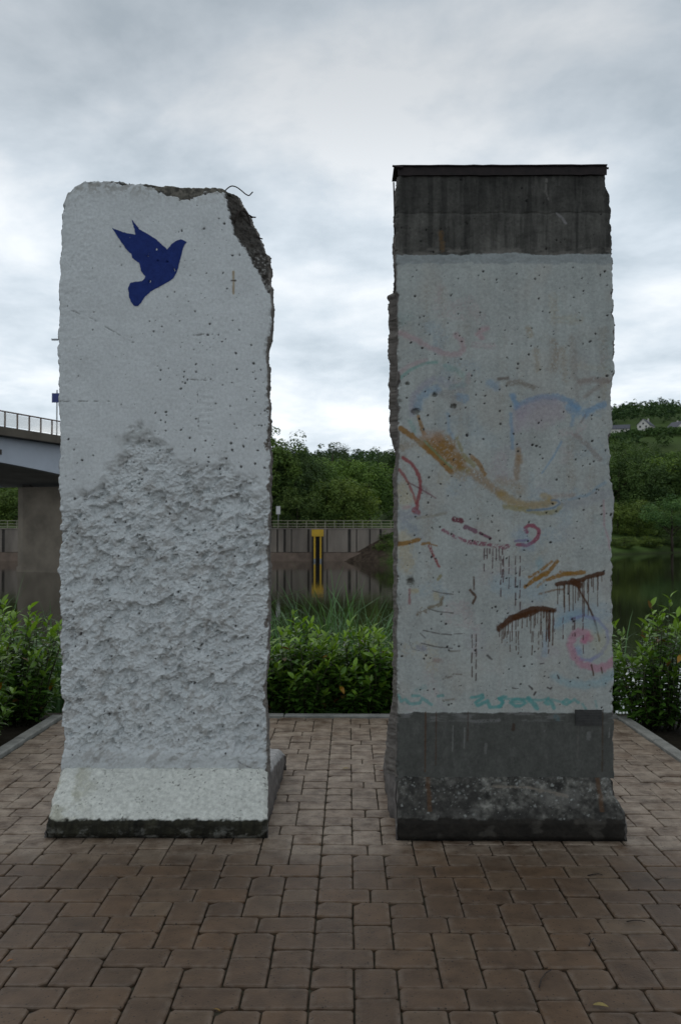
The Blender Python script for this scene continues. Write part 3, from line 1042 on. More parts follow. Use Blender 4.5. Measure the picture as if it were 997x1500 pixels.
def bilin(data, qx, qy):
    """depth offset of the slab face at photo pixel (qx,qy)"""
    px, py, D, P = data
    nv_, nx_ = px.shape
    out = np.zeros(qx.shape)
    rows = py[:, nx_ // 2]
    fr = np.interp(-qy, -rows, np.arange(nv_))
    r0 = np.clip(fr.astype(int), 0, nv_ - 2)
    for _ in range(2):
        # find the column in that row
        xl_, xr_ = px[r0, 0], px[r0, -1]
        fc = np.clip((qx - xl_) / (xr_ - xl_) * (nx_ - 1), 0, nx_ - 1.001)
        c0 = fc.astype(int)
        p0 = py[r0, c0]; p1 = py[r0 + 1, c0]
        step = ((qy - p0) / (p1 - p0)).astype(int)
        r0 = np.clip(r0 + np.floor((qy - p0) / (p1 - p0)).astype(int), 0, nv_ - 2)
    tr_ = np.clip((qy - py[r0, c0]) / (py[r0 + 1, c0] - py[r0, c0]), 0, 1); tc_ = fc - c0
    return (D[r0, c0] * (1 - tc_) + D[r0, c0 + 1] * tc_) * (1 - tr_) + (D[r0 + 1, c0] * (1 - tc_) + D[r0 + 1, c0 + 1] * tc_) * tr_


gx = np.arange(162, 276, 0.5); gy = np.arange(318, 452, 0.5)
QX, QY_ = np.meshgrid(gx, gy)
qd = bilin(dataL, QX, QY_) - 0.0030
qX, qZ = at(QX, QY_, YL)
ccx, ccy = QX[:-1, :-1] + 0.25, QY_[:-1, :-1] + 0.25
ins = inside(ccx + (fbm(ccx / 3, ccy / 3, 4, 3) - .5) * 1.2, ccy + (fbm(ccx / 3, ccy / 3, 5, 3) - .5) * 1.2, dv)
# flaked specks where the white shows through
flk = (fbm(ccx / 1.6, ccy / 1.6, 8, 3) > 0.985)
ins &= ~flk
ff = grid_faces(len(gy), len(gx))[ins.ravel()][:, ::-1]
used, inv = np.unique(ff, return_inverse=True)
VV = np.stack([qX, YL + qd, qZ], -1).reshape(-1, 3)[used] - np.array(OL)
dove = link('painted_dove', np_mesh('painted_dove', VV, [inv.reshape(-1, 4)]), M['dove'], segL)
dove['label'] = 'dark blue flying dove stencilled on the white paint'

# bent reinforcement wires at the broken corner
def wire(pts, rad, parent, origin, Y, name='rebar', mat='rebar', dy=None):
    m_ = MB()
    P = []
    for i, (a, b_) in enumerate(pts):
        y = Y + (dy[i] if dy else 0)
        X, Z = at(a, b_, y)
        P.append((float(X) - origin[0], y - origin[1], float(Z) - origin[2]))
    # densify
    Q = []
    for i in range(len(P) - 1):
        for k in range(4):
            t = k / 4
            p0 = Vector(P[max(i - 1, 0)]); p1 = Vector(P[i]); p2 = Vector(P[i + 1]); p3 = Vector(P[min(i + 2, len(P) - 1)])
            Q.append(0.5 * ((2 * p1) + (p2 - p0) * t + (2 * p0 - 5 * p1 + 4 * p2 - p3) * t * t + (3 * p1 - p0 - 3 * p2 + p3) * t ** 3))
    Q.append(Vector(P[-1]))
    m_.tube(Q, rad, 8)
    return m_.build(name, M[mat], parent, True)


def c5(x, y): return (300 + x / 7.892, 250 + y / 7.892)
wire([c5(225, 245), c5(262, 205), c5(310, 178), c5(365, 190), c5(420, 228), c5(470, 270), c5(510, 287), c5(535, 265), c5(555, 245)], 0.0035, segL, OL, YL + 0.07)
wire([c5(335, 700), c5(345, 600), c5(365, 520), c5(400, 475), c5(440, 462), c5(480, 490), c5(510, 560), c5(525, 640), c5(530, 760)], 0.005, segL, OL, YL + 0.02, dy=[.05, 0, -.01, 0, .01, .03, .05, .06, .08])
wire([c5(470, 505), c5(520, 518), c5(548, 535), c5(590, 540)], 0.004, segL, OL, YL + 0.08)
wire([c5(525, 530), c5(545, 548), c5(556, 530)], 0.003, segL, OL, YL + 0.08)
wire([c5(590, 770), c5(640, 782), c5(668, 790)], 0.004, segL, OL, YL + 0.09)
tag(segL, 'white painted concrete wall slab with a blue dove, hacked rough in its lower half', 'wall segment')

# ---- right segment (grey with faded graffiti and dark bands)
YR = 5.27
K = 5.539
def k1(*p): return [(560 + x / K, 480 + y / K) for x, y in p]
def k2(*p): return [(730 + x / K, 480 + y / K) for x, y in p]
def k3(*p): return [(560 + x / K, 690 + y / K) for x, y in p]
def k4(*p): return [(730 + x / K, 690 + y / K) for x, y in p]
def k5(*p): return [(560 + x / K, 880 + y / K) for x, y in p]
def k6(*p): return [(730 + x / K, 880 + y / K) for x, y in p]

PINK, GREEN, BLUE, PURP = (0.40, 0.24, 0.26), (0.16, 0.32, 0.28), (0.14, 0.27, 0.42), (0.27, 0.26, 0.33)
OCH, RED, BURG, BRN = (0.25, 0.125, 0.018), (0.24, 0.030, 0.035), (0.13, 0.022, 0.038), (0.068, 0.024, 0.006)
TEAL, TAN, OLIV = (0.09, 0.30, 0.29), (0.30, 0.25, 0.18), (0.24, 0.20, 0.06)
STROKES = [
    # upper faded figures
    (k1((140, 40), (280, 100), (400, 170), (520, 215), (620, 215), (655, 165), (640, 100), (590, 60)), 8, PINK, .42, 2, .25),
    (k1((800, 80), (770, 50), (800, 15), (850, 5)), 8, PINK, .5, 2, .3), (k1((740, 140), (900, 150)), 9, PINK, .25, 2, .45),
    (k1((140, 410), (220, 345), (330, 290), (440, 280)), 4.5, GREEN, .6, 1.5, .2), (k1((510, 310), (600, 350), (690, 410), (650, 470), (560, 480)), 8, GREEN, .32, 2, .3),
    (k1((140, 360), (230, 300), (350, 265)), 6, PINK, .35, 2, .3), (k1((690, 390), (690, 430)), 8, PINK, .3, 2, .3),
    (k1((410, 420), (330, 470), (260, 540), (235, 620), (240, 700)), 9, PURP, .45, 2, .25), (k1((440, 500), (370, 510), (310, 570), (290, 640)), 12, BLUE, .4, 3, .3),
    (k1((620, 560), (660, 570)), 13, BLUE, .4, 3, .3), (k1((870, 450), (920, 480)), 12, BLUE, .35, 3, .3),
    (k1((225, 760), (265, 850)), 7, GREEN, .4, 2, .3), (k1((530, 700), (540, 830), (575, 900)), 5, BLUE, .3, 2, .3),
    (k1((490, 530), (560, 560), (590, 620)), 18, (.26, .25, .24), .5, 4, .45), (k1((480, 430), (640, 480)), 14, PURP, .3, 4, .4),
    (k1((340, 900), (470, 1000), (620, 1110), (760, 1200)) + k4((20, 190)), 13, OCH, .5, 4, .40),
    (k1((150, 820), (240, 880), (340, 960), (450, 1060), (560, 1175)), 8, OCH, .9, 1.0, .2), (k1((420, 940), (500, 1000), (600, 1090)), 26, OCH, .8, 4, .42),
    (k1((480, 910), (540, 960)), 20, OCH, .75, 4, .35), (k1((290, 720), (310, 790), (335, 860)), 5.5, OCH, .8, 1, .25), (k1((720, 1040), (770, 1090), (825, 1185)), 6.5, OCH, .8, 1, .3),
    (k1((600, 890), (640, 990)), 6, OLIV, .55, 1.5, .35), (k1((660, 1040), (735, 1115)), 7, OLIV, .6, 1.5, .35), (k1((150, 970), (300, 930)), 11, TAN, .5, 3, .4),
    (k1((370, 870), (440, 880)), 18, (.38, .26, .2), .4, 4, .35), (k1((340, 920), (450, 1035), (560, 1135)), 3.2, (.16, .24, .13), .7, .8, .2),
    (k1((590, 1150), (700, 1160)), 8, OLIV, .4, 2, .45), (k1((570, 1190), (660, 1219)), 10, TAN, .55, 3, .4),
    (k1((165, 1055), (230, 1100), (275, 1160), (300, 1219)) + k3((280, 10), (305, 80), (308, 150), (285, 230), (272, 335)), 5.2, RED, .85, .9, .2),
    (k1((135, 1150), (185, 1219)) + k3((165, 20), (215, 110), (250, 190), (272, 265)), 3.6, RED, .75, .8, .25), (k3((262, 320), (285, 335)), 8, RED, .85, 1, .2),
    (k3((195, 85), (300, 140), (360, 175), (430, 220)), 2.0, BURG, .7, .7, .3), (k3((310, 130), (370, 180)), 8, BURG, .3, 3, .4),
    (k3((150, 150), (190, 230)), 22, (.45, .36, .18), .35, 5, .35), (k3((170, 300), (220, 290)), 5, PINK, .5, 2, .35), (k3((170, 370), (260, 350)), 16, (.25, .26, .31), .45, 4, .4),
    (k3((190, 450), (250, 480)), 16, (.22, .26, .32), .4, 4, .4), (k3((280, 380), (400, 365), (510, 345)), 4.5, (.25, .23, .18), .6, 1.5, .3), (k3((350, 400), (370, 520)), 18, (.33, .32, .28), .35, 4, .4),
    (k3((170, 540), (200, 760)), 22, (.45, .35, .17), .35, 5, .32), (k3((130, 595), (200, 580), (290, 560)), 6.5, OCH, .92, 1, .22), (k3((320, 592), (380, 582)), 4, OCH, .85, .8, .3), (k3((380, 590), (440, 606)), 1.8, OCH, .8, .6, .2),
    (k3((380, 610), (410, 680), (455, 775)), 4.2, RED, .85, .8, .4),
    (k3((578, 390), (640, 405)), 7, BURG, .95, .9, .35), (k3((670, 450), (755, 490)), 7, (.16, .065, .10), .9, .9, .35), (k3((790, 505), (875, 545)), 4.5, (.15, .045, .08), .9, .8, .35),
    (k3((490, 480), (600, 540), (670, 562)), 5, (.22, .06, .10), .85, .9, .46), (k3((695, 575), (860, 600), (990, 622)) + k4((70, 610)), 6.5, (.19, .040, .075), .85, .9, .45),
    (k4((150, 595), (225, 605), (290, 570), (322, 520), (322, 480), (290, 445), (245, 440), (215, 465), (228, 495)), 5.5, (.24, .036, .075), .88, .9, .25), (k4((135, 568), (235, 560)), 4, (.2, .14, .24), .8, .8, .3),
    (k4((180, 520), (230, 600)), 20, BLUE, .25, 5, .35),
    (k3((225, 880), (230, 905)), 11, (.12, .12, .10), .8, 2, .35), (k3((220, 960), (218, 1075)), 3.5, RED, .5, 1, .35), (k3((240, 970), (280, 975)), 7, (.42, .34, .16), .45, 2, .35), (k3((430, 1000), (440, 1030)), 9, (.42, .34, .16), .35, 2, .35),
    (k3((285, 1165), (320, 1120), (360, 1140)), 6, (.15, .10, .05), .75, 1.2, .45), (k3((370, 1110), (470, 1085), (480, 1030)), 5, (.17, .13, .07), .8, 1.2, .38),
    (k3((405, 972), (480, 990), (572, 1000)), 1.6, (.08, .07, .06), .8, .6, .3), (k3((370, 1118), (450, 1140), (570, 1152)), 1.6, (.08, .07, .06), .8, .6, .3),
    (k3((740, 860), (740, 960)), 2.4, BRN, .9, .7, .3), (k3((712, 968), (755, 1018), (735, 1072)), 4, BRN, .9, .8, .3), (k3((470, 850), (450, 880)), 4, OLIV, .6, 1, .35),
    # upper right
    (k2((80, 450), (170, 440), (290, 490)), 8, (.20, .165, .13), .7, 2, .42), (k2((0, 415), (75, 408)), 4.5, (.14, .11, .09), .8, 1.2, .35), (k2((660, 440), (760, 425), (885, 430)), 9, (.23, .18, .155), .65, 2, .3),
    (k2((840, 450), (790, 490), (700, 560)), 6, (.25, .21, .18), .5, 2, .35), (k2((110, 550), (130, 600), (150, 640)), 8, BLUE, .6, 2, .25), (k2((140, 645), (240, 590), (360, 560), (480, 560), (560, 590), (640, 650)), 8, BLUE, .5, 2, .25),
    (k2((590, 640), (630, 665)), 18, BLUE, .55, 4, .3), (k2((700, 705), (720, 680), (770, 650), (855, 622)), 9, BLUE, .55, 2, .25), (k2((180, 680), (260, 620), (360, 590), (450, 600)), 16, PURP, .4, 5, .2),
    (k2((240, 720), (450, 680)), 34, (.36, .31, .35), .45, 9, .2), (k2((180, 700), (140, 820)), 14, (.35, .3, .34), .4, 5, .25), (k2((100, 700), (105, 830), (112, 980)), 5, BLUE, .45, 1.5, .3),
    (k2((160, 990), (150, 1100), (145, 1219)), 8, (.28, .20, .13), .6, 2, .3), (k2((170, 1050), (175, 1090)), 9, OCH, .4, 3, .3), (k2((510, 925), (440, 1050), (350, 1180)), 3, BLUE, .45, 1.2, .25), (k2((600, 720), (595, 790)), 5, BLUE, .4, 2, .3),
    (k2((620, 870), (720, 950), (815, 1070)), 7, (.23, .19, .17), .5, 2, .38), (k2((440, 120), (470, 200), (440, 330)), 12, (.27, .22, .16), .5, 4, .45), (k2((240, 10), (260, 60)), 8, (.30, .24, .15), .5, 2, .35), (k2((300, 180), (320, 350)), 8, (.31, .26, .18), .45, 3, .42),
    (k2((520, 180), (535, 420)), 10, (.31, .26, .19), .4, 3, .42), (k2((590, 80), (600, 400)), 9, (.30, .27, .23), .4, 3, .42), (k2((620, 180), (640, 620)), 5, (.26, .24, .22), .35, 2, .42), (k2((700, 710), (660, 780)), 3, (.18, .16, .15), .5, 1, .35),
    # mid right arc
    (k4((20, 85), (100, 110), (170, 160)), 15, TAN, .5, 4, .42), (k4((20, 190), (100, 245), (200, 278), (330, 275), (440, 245)), 12, (.32, .22, .075), .7, 3, .3), (k4((50, 290), (200, 312), (350, 345), (470, 325), (505, 275)), 7, (.27, .23, .08), .65, 1.5, .25),
    (k4((230, 320), (340, 315), (440, 300), (498, 265), (480, 240), (425, 235)), 3, (.12, .19, .28), .75, .8, .2), (k4((360, 200), (400, 215)), 9, (.33, .24, .09), .5, 2, .3), (k4((540, 275), (700, 245), (880, 180)), 16, (.30, .315, .33), .5, 5, .25),
    (k4((570, 230), (720, 195), (790, 140), (865, 90)), 4, (.2, .3, .38), .5, 1.5, .35), (k4((450, 200), (600, 195)), 7, (.34, .28, .24), .45, 2, .35), (k4((850, 240), (855, 440), (890, 560), (900, 640)), 3, (.38, .24, .26), .55, 1.2, .35), (k4((700, 500), (560, 500)), 26, (.33, .33, .32), .35, 6, .35),
    # light blue washes
    (k4((20, 920), (130, 940), (300, 960)), 30, (.27, .37, .43), .4, 8, .3), (k4((330, 730), (330, 800)), 10, (.2, .35, .40), .4, 3, .35), (k4((520, 1160), (850, 1150)), 26, (.26, .36, .44), .35, 8, .3), (k6((385, 250), (370, 440)), 8, (.25, .36, .46), .4, 3, .3),
    # ochre and brown tags with runs
    (k4((210, 938), (300, 880), (400, 820), (475, 735)), 6, OCH, .92, .9, .32), (k4((245, 862), (350, 800), (430, 735)), 4, OCH, .85, .9, .36), (k4((300, 870), (390, 830)), 8, OCH, .85, 1, .35), (k4((390, 882), (500, 845), (600, 828), (690, 822)), 6, OCH, .92, .9, .28),
    (k4((500, 820), (620, 840)), 5, OCH, .85, .9, .35), (k4((310, 940), (365, 890)), 4, (.3, .22, .12), .6, 1, .35), (k4((330, 998), (450, 965), (520, 960)), 3, (.16, .09, .04), .75, .8, .38), (k4((470, 920), (540, 905), (600, 905), (720, 860), (840, 828)), 7, BRN, .97, .9, .18), (k4((600, 890), (650, 930)), 10, BRN, .97, 1, .15),
    (k4((630, 920), (660, 980), (720, 1080), (775, 1210)) + k6((790, 210), (815, 325)), 2.8, BRN, .95, .7, .12), (k6((0, 220), (90, 155), (200, 100), (300, 62), (440, 78)), 9, BRN, .98, 1, .12), (k6((130, 140), (300, 90)), 8, BRN, .95, 1, .2),
    # spiral
    (k6((480, 190), (560, 130), (680, 110)), 14, (.2, .33, .42), .5, 4, .25), (k6((590, 150), (680, 120), (800, 150), (875, 240), (885, 340), (830, 430), (740, 485), (660, 475)), 5, (.2, .22, .40), .55, 1.5, .2), (k6((640, 400), (655, 420)), 10, (.2, .3, .45), .5, 3, .25),
    (k6((700, 320), (735, 300), (720, 260), (670, 250), (610, 275), (578, 350), (605, 440), (680, 520), (800, 550), (890, 530), (950, 470)), 11, (.44, .17, .25), .62, 2, .2), (k6((690, 320), (725, 290)), 10, (.44, .17, .25), .6, 2, .2),
    (k6((800, 260), (840, 380)), 24, (.42, .40, .26), .35, 8, .25), (k6((730, 180), (800, 220)), 14, (.26, .38, .44), .4, 4, .25), (k6((450, 615), (540, 660), (700, 690), (850, 650), (940, 590)), 12, (.22, .37, .42), .45, 4, .25),
    # teal lettering
    (k5((130, 770), (150, 815), (185, 800), (220, 838), (300, 830), (320, 790), (345, 805), (395, 842)), 4.6, TEAL, .7, 1, .2), (k5((240, 770), (300, 772)), 4, TEAL, .6, 1, .2), (k5((450, 775), (488, 770)), 4, TEAL, .6, 1, .2), (k5((280, 720), (340, 700)), 8, TEAL, .25, 2, .35),
    (k5((722, 787), (812, 768), (815, 785), (752, 828), (768, 850), (850, 815), (872, 862), (950, 862), (978, 825), (945, 792), (997, 778)), 5.2, TEAL, .85, 1, .15),
    (k6((0, 790), (30, 815), (15, 850), (0, 855)), 5, TEAL, .8, 1, .15), (k6((0, 795), (120, 797), (250, 795)), 3.2, TEAL, .65, 1, .2), (k6((95, 825), (115, 805), (155, 797), (205, 810), (215, 830), (180, 852), (130, 852), (95, 825)), 4.6, TEAL, .85, 1, .15),
    (k6((110, 825), (210, 822)), 2.2, TEAL, .6, .8, .2), (k6((240, 795), (275, 825), (310, 878)), 6.5, TEAL, .85, 1, .15), (k6((250, 800), (330, 808), (400, 795)), 3.4, TEAL, .7, 1, .2), (k6((400, 835), (378, 825), (400, 792), (430, 830), (448, 872)), 5, TEAL, .8, 1, .15),
    (k6((430, 800), (520, 822)), 3.4, TEAL, .65, 1, .2), (k6((520, 825), (545, 802), (578, 815), (550, 842), (520, 830)), 4.5, TEAL, .75, 1, .15), (k6((578, 825), (612, 800), (645, 825)), 4.2, TEAL, .7, 1, .2), (k6((680, 840), (705, 880)), 4, TEAL, .5, 1, .2), (k6((785, 815), (795, 862)), 3.5, TEAL, .35, 1, .25),
    # thin scratches
    (k5((330, 240), (460, 268), (560, 276)), 1.7, (.07, .06, .055), .8, .6, .3), (k5((580, 270), (660, 266)), 1.7, (.07, .06, .055), .8, .6, .3), (k5((315, 345), (440, 375), (565, 386)), 1.7, (.07, .06, .055), .85, .6, .25), (k5((305, 265), (345, 302)), 1.8, (.07, .06, .055), .8, .6, .3),
    (k5((540, 410), (625, 408)), 2.2, (.14, .12, .09), .7, .8, .35), (k5((570, 595), (640, 598)), 2, (.15, .12, .09), .7, .8, .35), (k5((490, 635), (555, 615)), 2.5, (.12, .1, .08), .7, .8, .4), (k5((490, 810), (580, 798)), 2.4, (.2, .17, .13), .7, .8, .35),
    (k5((300, 380), (340, 390)), 8, (.2, .2, .25), .6, 2, .35), (k5((230, 270), (215, 330), (240, 390), (290, 405)), 1.6, (.2, .2, .2), .6, .6, .4), (k5((420, 480), (470, 485)), 6, (.25, .16, .14), .5, 2, .4), (k5((850, 445), (885, 475)), 3, (.06, .05, .05), .85, .8, .3),
    (k6((110, 708), (140, 712)), 2, (.04, .03, .03), .9, .6, .2), (k6((245, 690), (270, 715)), 2.6, (.04, .03, .03), .9, .6, .2), (k6((285, 765), (298, 742)), 2.6, (.04, .03, .03), .9, .6, .2), (k6((395, 705), (420, 718), (428, 705)), 2.4, (.04, .03, .03), .9, .6, .2),
    (k6((475, 605), (488, 630)), 2.8, (.04, .03, .03), .9, .6, .2), (k6((335, 512), (365, 508)), 1.8, (.04, .03, .03), .8, .6, .2), (k6((750, 520), (768, 605)), 2.2, BRN, .9, .6, .15), (k6((830, 540), (838, 585)), 2, BRN, .85, .6, .2),
]


def right_colour(px, py, de, dt, D, C):
    tone = fbm(px / 34, py / 34, 102, 4)
    C[:] = np.array((0.378, 0.402, 0.384)) * (0.86 + 0.26 * tone)[..., None]
    st_ = fbm(px / 7, py / 90, 103, 4)                        # vertical weather streaks
    C *= (0.90 + 0.20 * st_)[..., None]
    warm = sstep(0.5, 0.75, fbm(px / 45, py / 60, 104, 4))[..., None] * 0.35
    C[:] = C * (1 - warm) + np.array((0.39, 0.37, 0.33)) * warm
    fine = fbm(px / 2.2, py / 2.2, 105, 3)
    C *= (0.92 + 0.16 * fine)[..., None]
    D += (fbm(px / 30, py / 30, 106, 3) - 0.5) * 0.005 + (fbm(px / 4, py / 4, 107, 4, 0.6) - 0.5) * 0.003
    rq = random.Random(77)
    for q_ in range(90):                                     # worn, overlapping older paint
        x, y = rq.uniform(584, 896), rq.uniform(440, 1030)
        c_ = rq.choice([(.42, .30, .30), (.24, .33, .40), (.40, .34, .22), (.27, .27, .25), (.30, .27, .22), (.22, .32, .30), (.33, .29, .34), (.46, .47, .45), (.46, .47, .45)])
        a_ = rq.uniform(0, 6.28); L_ = rq.uniform(8, 45)
        paint(C, px, py, [(x, y), (x + L_ * math.cos(a_), y + L_ * math.sin(a_) * .8), (x + L_ * 1.4 * math.cos(a_ + .7), y + L_ * 1.4 * math.sin(a_ + .7))], rq.uniform(4, 22), c_, rq.uniform(.12, .32), 4, rq.uniform(.36, .52), 900 + q_ * 3)
    for q_ in range(26):                                     # brown rain stains
        x, y = rq.uniform(584, 896), rq.uniform(400, 760)
        paint(C, px, py, [(x, y), (x + rq.uniform(-3, 3), y + rq.uniform(30, 140))], rq.uniform(4, 14), (.27, .24, .19), rq.uniform(.15, .4), 4, rq.uniform(.4, .52), 1300 + q_ * 3)
    i = 0
    for s in STROKES:
        paint(C, px, py, s[0], s[1], s[2], min(0.97, s[3] * (1.12 if s[3] < 0.62 else 0.96)), s[4] * 1.25, s[5] - 0.05, 200 + i * 7)
        i += 1
    rr = random.Random(3)
    # paint runs below the brown tags and the burgundy row
    def runs(x0, x1, n_, y_of, l0, l1, colr, wd=1.3, dash=0.0):
        for q in range(n_):
            x = x0 + (x1 - x0) * (q + rr.uniform(0.1, 0.9)) / n_
            y0_ = y_of(x); L_ = rr.uniform(l0, l1) * rr.uniform(0.5, 1)
            y = y0_
            while y < y0_ + L_:
                seg = L_ if not dash else rr.uniform(4, 18)
                paint(C, px, py, [(x, y), (x + rr.uniform(-.8, .4), min(y + seg, y0_ + L_))], wd * rr.uniform(0.9, 1.5), colr, 0.92, 0.6, 0.16, int(x * 7) % 997)
                y += seg + (rr.uniform(2, 9) if dash else 1)
    runs(815, 882, 19, lambda x: np.interp(x, [815, 840, 882], [857, 853, 840]), 14, 62, BRN, 1.1)
    runs(732, 808, 24, lambda x: np.interp(x, [732, 765, 790, 810], [917, 898, 892, 895]), 6, 42, BRN, 1.15)
    runs(798, 810, 4, lambda x: 894, 38, 60, BRN, 1.5)
    runs(728, 760, 8, lambda x: 925, 15, 50, BRN, 1.1, 1)
    runs(775, 806, 6, lambda x: 925, 15, 45, BRN, 1.0, 1)
    runs(706, 738, 7, lambda x: 804, 14, 60, (0.085, 0.04, 0.045), 1.3, 1)
    runs(728, 764, 5, lambda x: 815, 40, 95, (0.085, 0.045, 0.045), 1.3, 1)
    runs(690, 698, 2, lambda x: 930, 60, 80, (0.09, 0.07, 0.06), 1.4, 1)
    runs(800, 860, 6, lambda x: 905, 30, 70, (0.10, 0.05, 0.05), 1.2, 1)
    pits(C, D, px, py, 620, (583, 390, 896, 1040), 0.45, 2.1, 14, (0.05, 0.05, 0.045), 0.005)
    pits(C, D, px, py, 60, (583, 390, 896, 1040), 1.2, 2.8, 15, (0.035, 0.03, 0.03), 0.008)
    for hx, hy, hr in ((608, 603, 6.5), (596, 562, 3.6), (664, 595, 5), (601, 851, 5.5), (636, 578, 4)):
        a_ = 1 - sstep(0.5, 1.1, np.hypot(px - hx, (py - hy) * 1.2) / hr + (fbm(px / 3, py / 3, 19, 3) - 0.5) * 0.7)
        D += a_ * 0.02
        C[:] = C * (1 - 0.6 * a_[..., None]) + np.array((0.13, 0.12, 0.10)) * 0.6 * a_[..., None]
    # blue-grey strip below the dark head band
    j = (fbm(px / 14, py / 14, 108, 4) - 0.5) * 9
    lb = sstep(-1.5, 1.5, 386 - py + j)
    lb = lb * 0.7
    C[:] = C * (1 - lb[..., None]) + (np.array((0.245, 0.272, 0.278)) * (0.75 + 0.5 * fbm(px / 9, py / 5, 109, 4))[..., None]) * lb[..., None]
    # dark bare head band with streaks
    tb = sstep(-1.0, 1.0, 372.5 - py + (fbm(px / 26, py / 26, 110, 5, 0.65) - 0.5) * 9)
    s1 = fbm(px / 5, py / 60, 111, 5, 0.6); s2 = fbm(px / 25, py / 20, 112, 4)
    s3 = sstep(0.48, 0.66, fbm(px / 9, py / 110, 131, 4, 0.6)); s4 = fbm(px / 40, py / 30, 132, 4)
    hc = np.array((0.090, 0.087, 0.077)) * (0.10 + 0.75 * s1 + 0.85 * s4)[..., None] * (1 - 0.38 * s3)[..., None] * (0.75 + 0.5 * s2)[..., None]
    up = (sstep(-3, 3, 312 - py + (fbm(px / 14, py / 14, 113, 3) - .5) * 10))[..., None]
    hc = hc * (1 - 0.33 * up)
    hc = hc * (0.8 + 0.4 * fine)[..., None]
    rim = (sstep(362, 367, py + (fbm(px / 9, py / 9, 114, 3) - .5) * 8) * sstep(0.35, 0.6, fbm(px / 18, py / 6, 115, 3)))[..., None]
    hc = hc * (1 - rim * 0.7) + np.array((0.155, 0.145, 0.13)) * rim * 0.7
    C[:] = C * (1 - tb[..., None]) + hc * tb[..., None]
    D += tb * ((fbm(px / 6, py / 6, 116, 4) - 0.5) * 0.006 + 0.004)
    D += (1 - sstep(0, 2.0, np.abs(py - 312 + (fbm(px / 20, py * 0, 117, 3) - .5) * 5))) * 0.004 * tb
    pits(C, D, px, py, 70, (583, 262, 890, 370), 0.5, 2.0, 18, (0.02, 0.02, 0.018), 0.006)
    paint(C, px, py, [(645, 340), (648, 365)], 7, (0.16, 0.09, 0.03), 0.5, 2, 0.35, 5)
    paint(C, px, py, [(815, 312), (822, 318), (828, 327)], 3.4, (0.22, 0.21, 0.21), 0.65, 1, 0.3, 6)
    paint(C, px, py, [(800, 262), (799, 280), (803, 292)], 3, (0.17, 0.16, 0.145), 0.6, 1, 0.35, 7)
    # grey painted band at the bottom
    bb = sstep(-0.9, 0.9, py - 1043.5 + (fbm(px / 18, py / 9, 118, 5, 0.65) - .5) * 6)
    bc = np.array((0.078, 0.080, 0.072)) * (0.62 + 0.45 * fbm(px / 12, py / 18, 119, 4) + 0.35 * fbm(px / 2.5, py / 4, 133, 3))[..., None]
    smear = (sstep(0.5, 0.7, fbm(px / 22, py / 5, 120, 4)) * (1 - sstep(1055, 1063, py)))[..., None] * 0.7
    bc = bc * (1 - smear) + np.array((0.17, 0.17, 0.165)) * smear
    scuff = sstep(0.60, 0.74, fbm(px / 10, py / 26, 140, 5, 0.65))[..., None] * 0.35
    bc = bc * (1 - scuff) + np.array((0.13, 0.13, 0.12)) * scuff
    C[:] = C * (1 - bb[..., None]) + bc * bb[..., None]
    D -= bb * 0.002
    for x, y0_, y1_, w_, c_, a_ in ((623, 1043, 1130, 2.0, (0.085, 0.04, 0.02), .85), (638.5, 1043, 1120, 1.8, (0.075, 0.04, 0.025), .75), (685, 1043, 1085, 1.8, (0.06, 0.038, 0.028), .75),
                                    (882, 1040, 1130, 2.4, (0.06, 0.042, 0.03), .8), (663, 1063, 1100, 1.6, (0.2, 0.2, 0.19), .7), (680, 1066, 1096, 2.0, (0.19, 0.19, 0.18), .75),
                                    (846, 1065, 1110, 1.8, (0.13, 0.12, 0.11), .6), (892, 1066, 1080, 1.5, (0.2, 0.2, 0.19), .7), (711, 1090, 1103, 4, (0.17, 0.17, 0.16), .6), (752, 1062, 1068, 5, (0.05, 0.03, 0.02), .8),
                                    (797, 1070, 1072, 2, (0.15, 0.15, 0.15), .7), (862, 1074, 1082, 6, (0.17, 0.17, 0.165), .6)):
        paint(C, px, py, [(x, y0_), (x - 0.8, y1_)], w_, c_, a_, 0.8, 0.25, int(x))
    paint(C, px, py, [(690, 1057), (730, 1055)], 5, (0.17, 0.17, 0.165), 0.7, 1, 0.35, 61)
    paint(C, px, py, [(813, 1050), (816, 1052)], 7, (0.08, 0.13, 0.14), 0.7, 2, 0.3, 62)
    # ragged bare arrises
    em = sstep(-0.8, 0.8, 1.0 - de + (fbm(px / 9, py / 11, 121, 5, 0.6) - 0.52) * 20 * sstep(0.3, 0.65, fbm(px / 60, py / 60, 124, 2))) * (py > 372)
    C[:] = C * (1 - em[..., None]) + (np.array((0.12, 0.105, 0.095)) * (0.45 + fbm(px / 3, py / 3, 122, 3))[..., None]) * em[..., None]


r_left = [(240, 584), (262, 582), (275, 580), (300, 580), (372, 579), (428, 580), (432, 583), (445, 581), (500, 582), (570, 582), (600, 583), (640, 584), (680, 583), (700, 581), (800, 581), (900, 581), (1000, 581), (1135, 580)]
r_right = [(240, 888), (268, 888), (278, 891), (286, 895), (330, 896), (400, 898), (455, 898), (475, 900), (540, 900), (556, 897), (590, 895), (620, 897), (640, 894), (668, 894), (680, 892), (700, 896), (736, 900), (760, 898),
           (800, 897), (860, 897), (1040, 899), (1135, 899)]
r_top = [(560, 253), (920, 253)]
ORr = (0.87, 5.75, 0.0)
segR = empty('concrete_wall_segment', ORr)


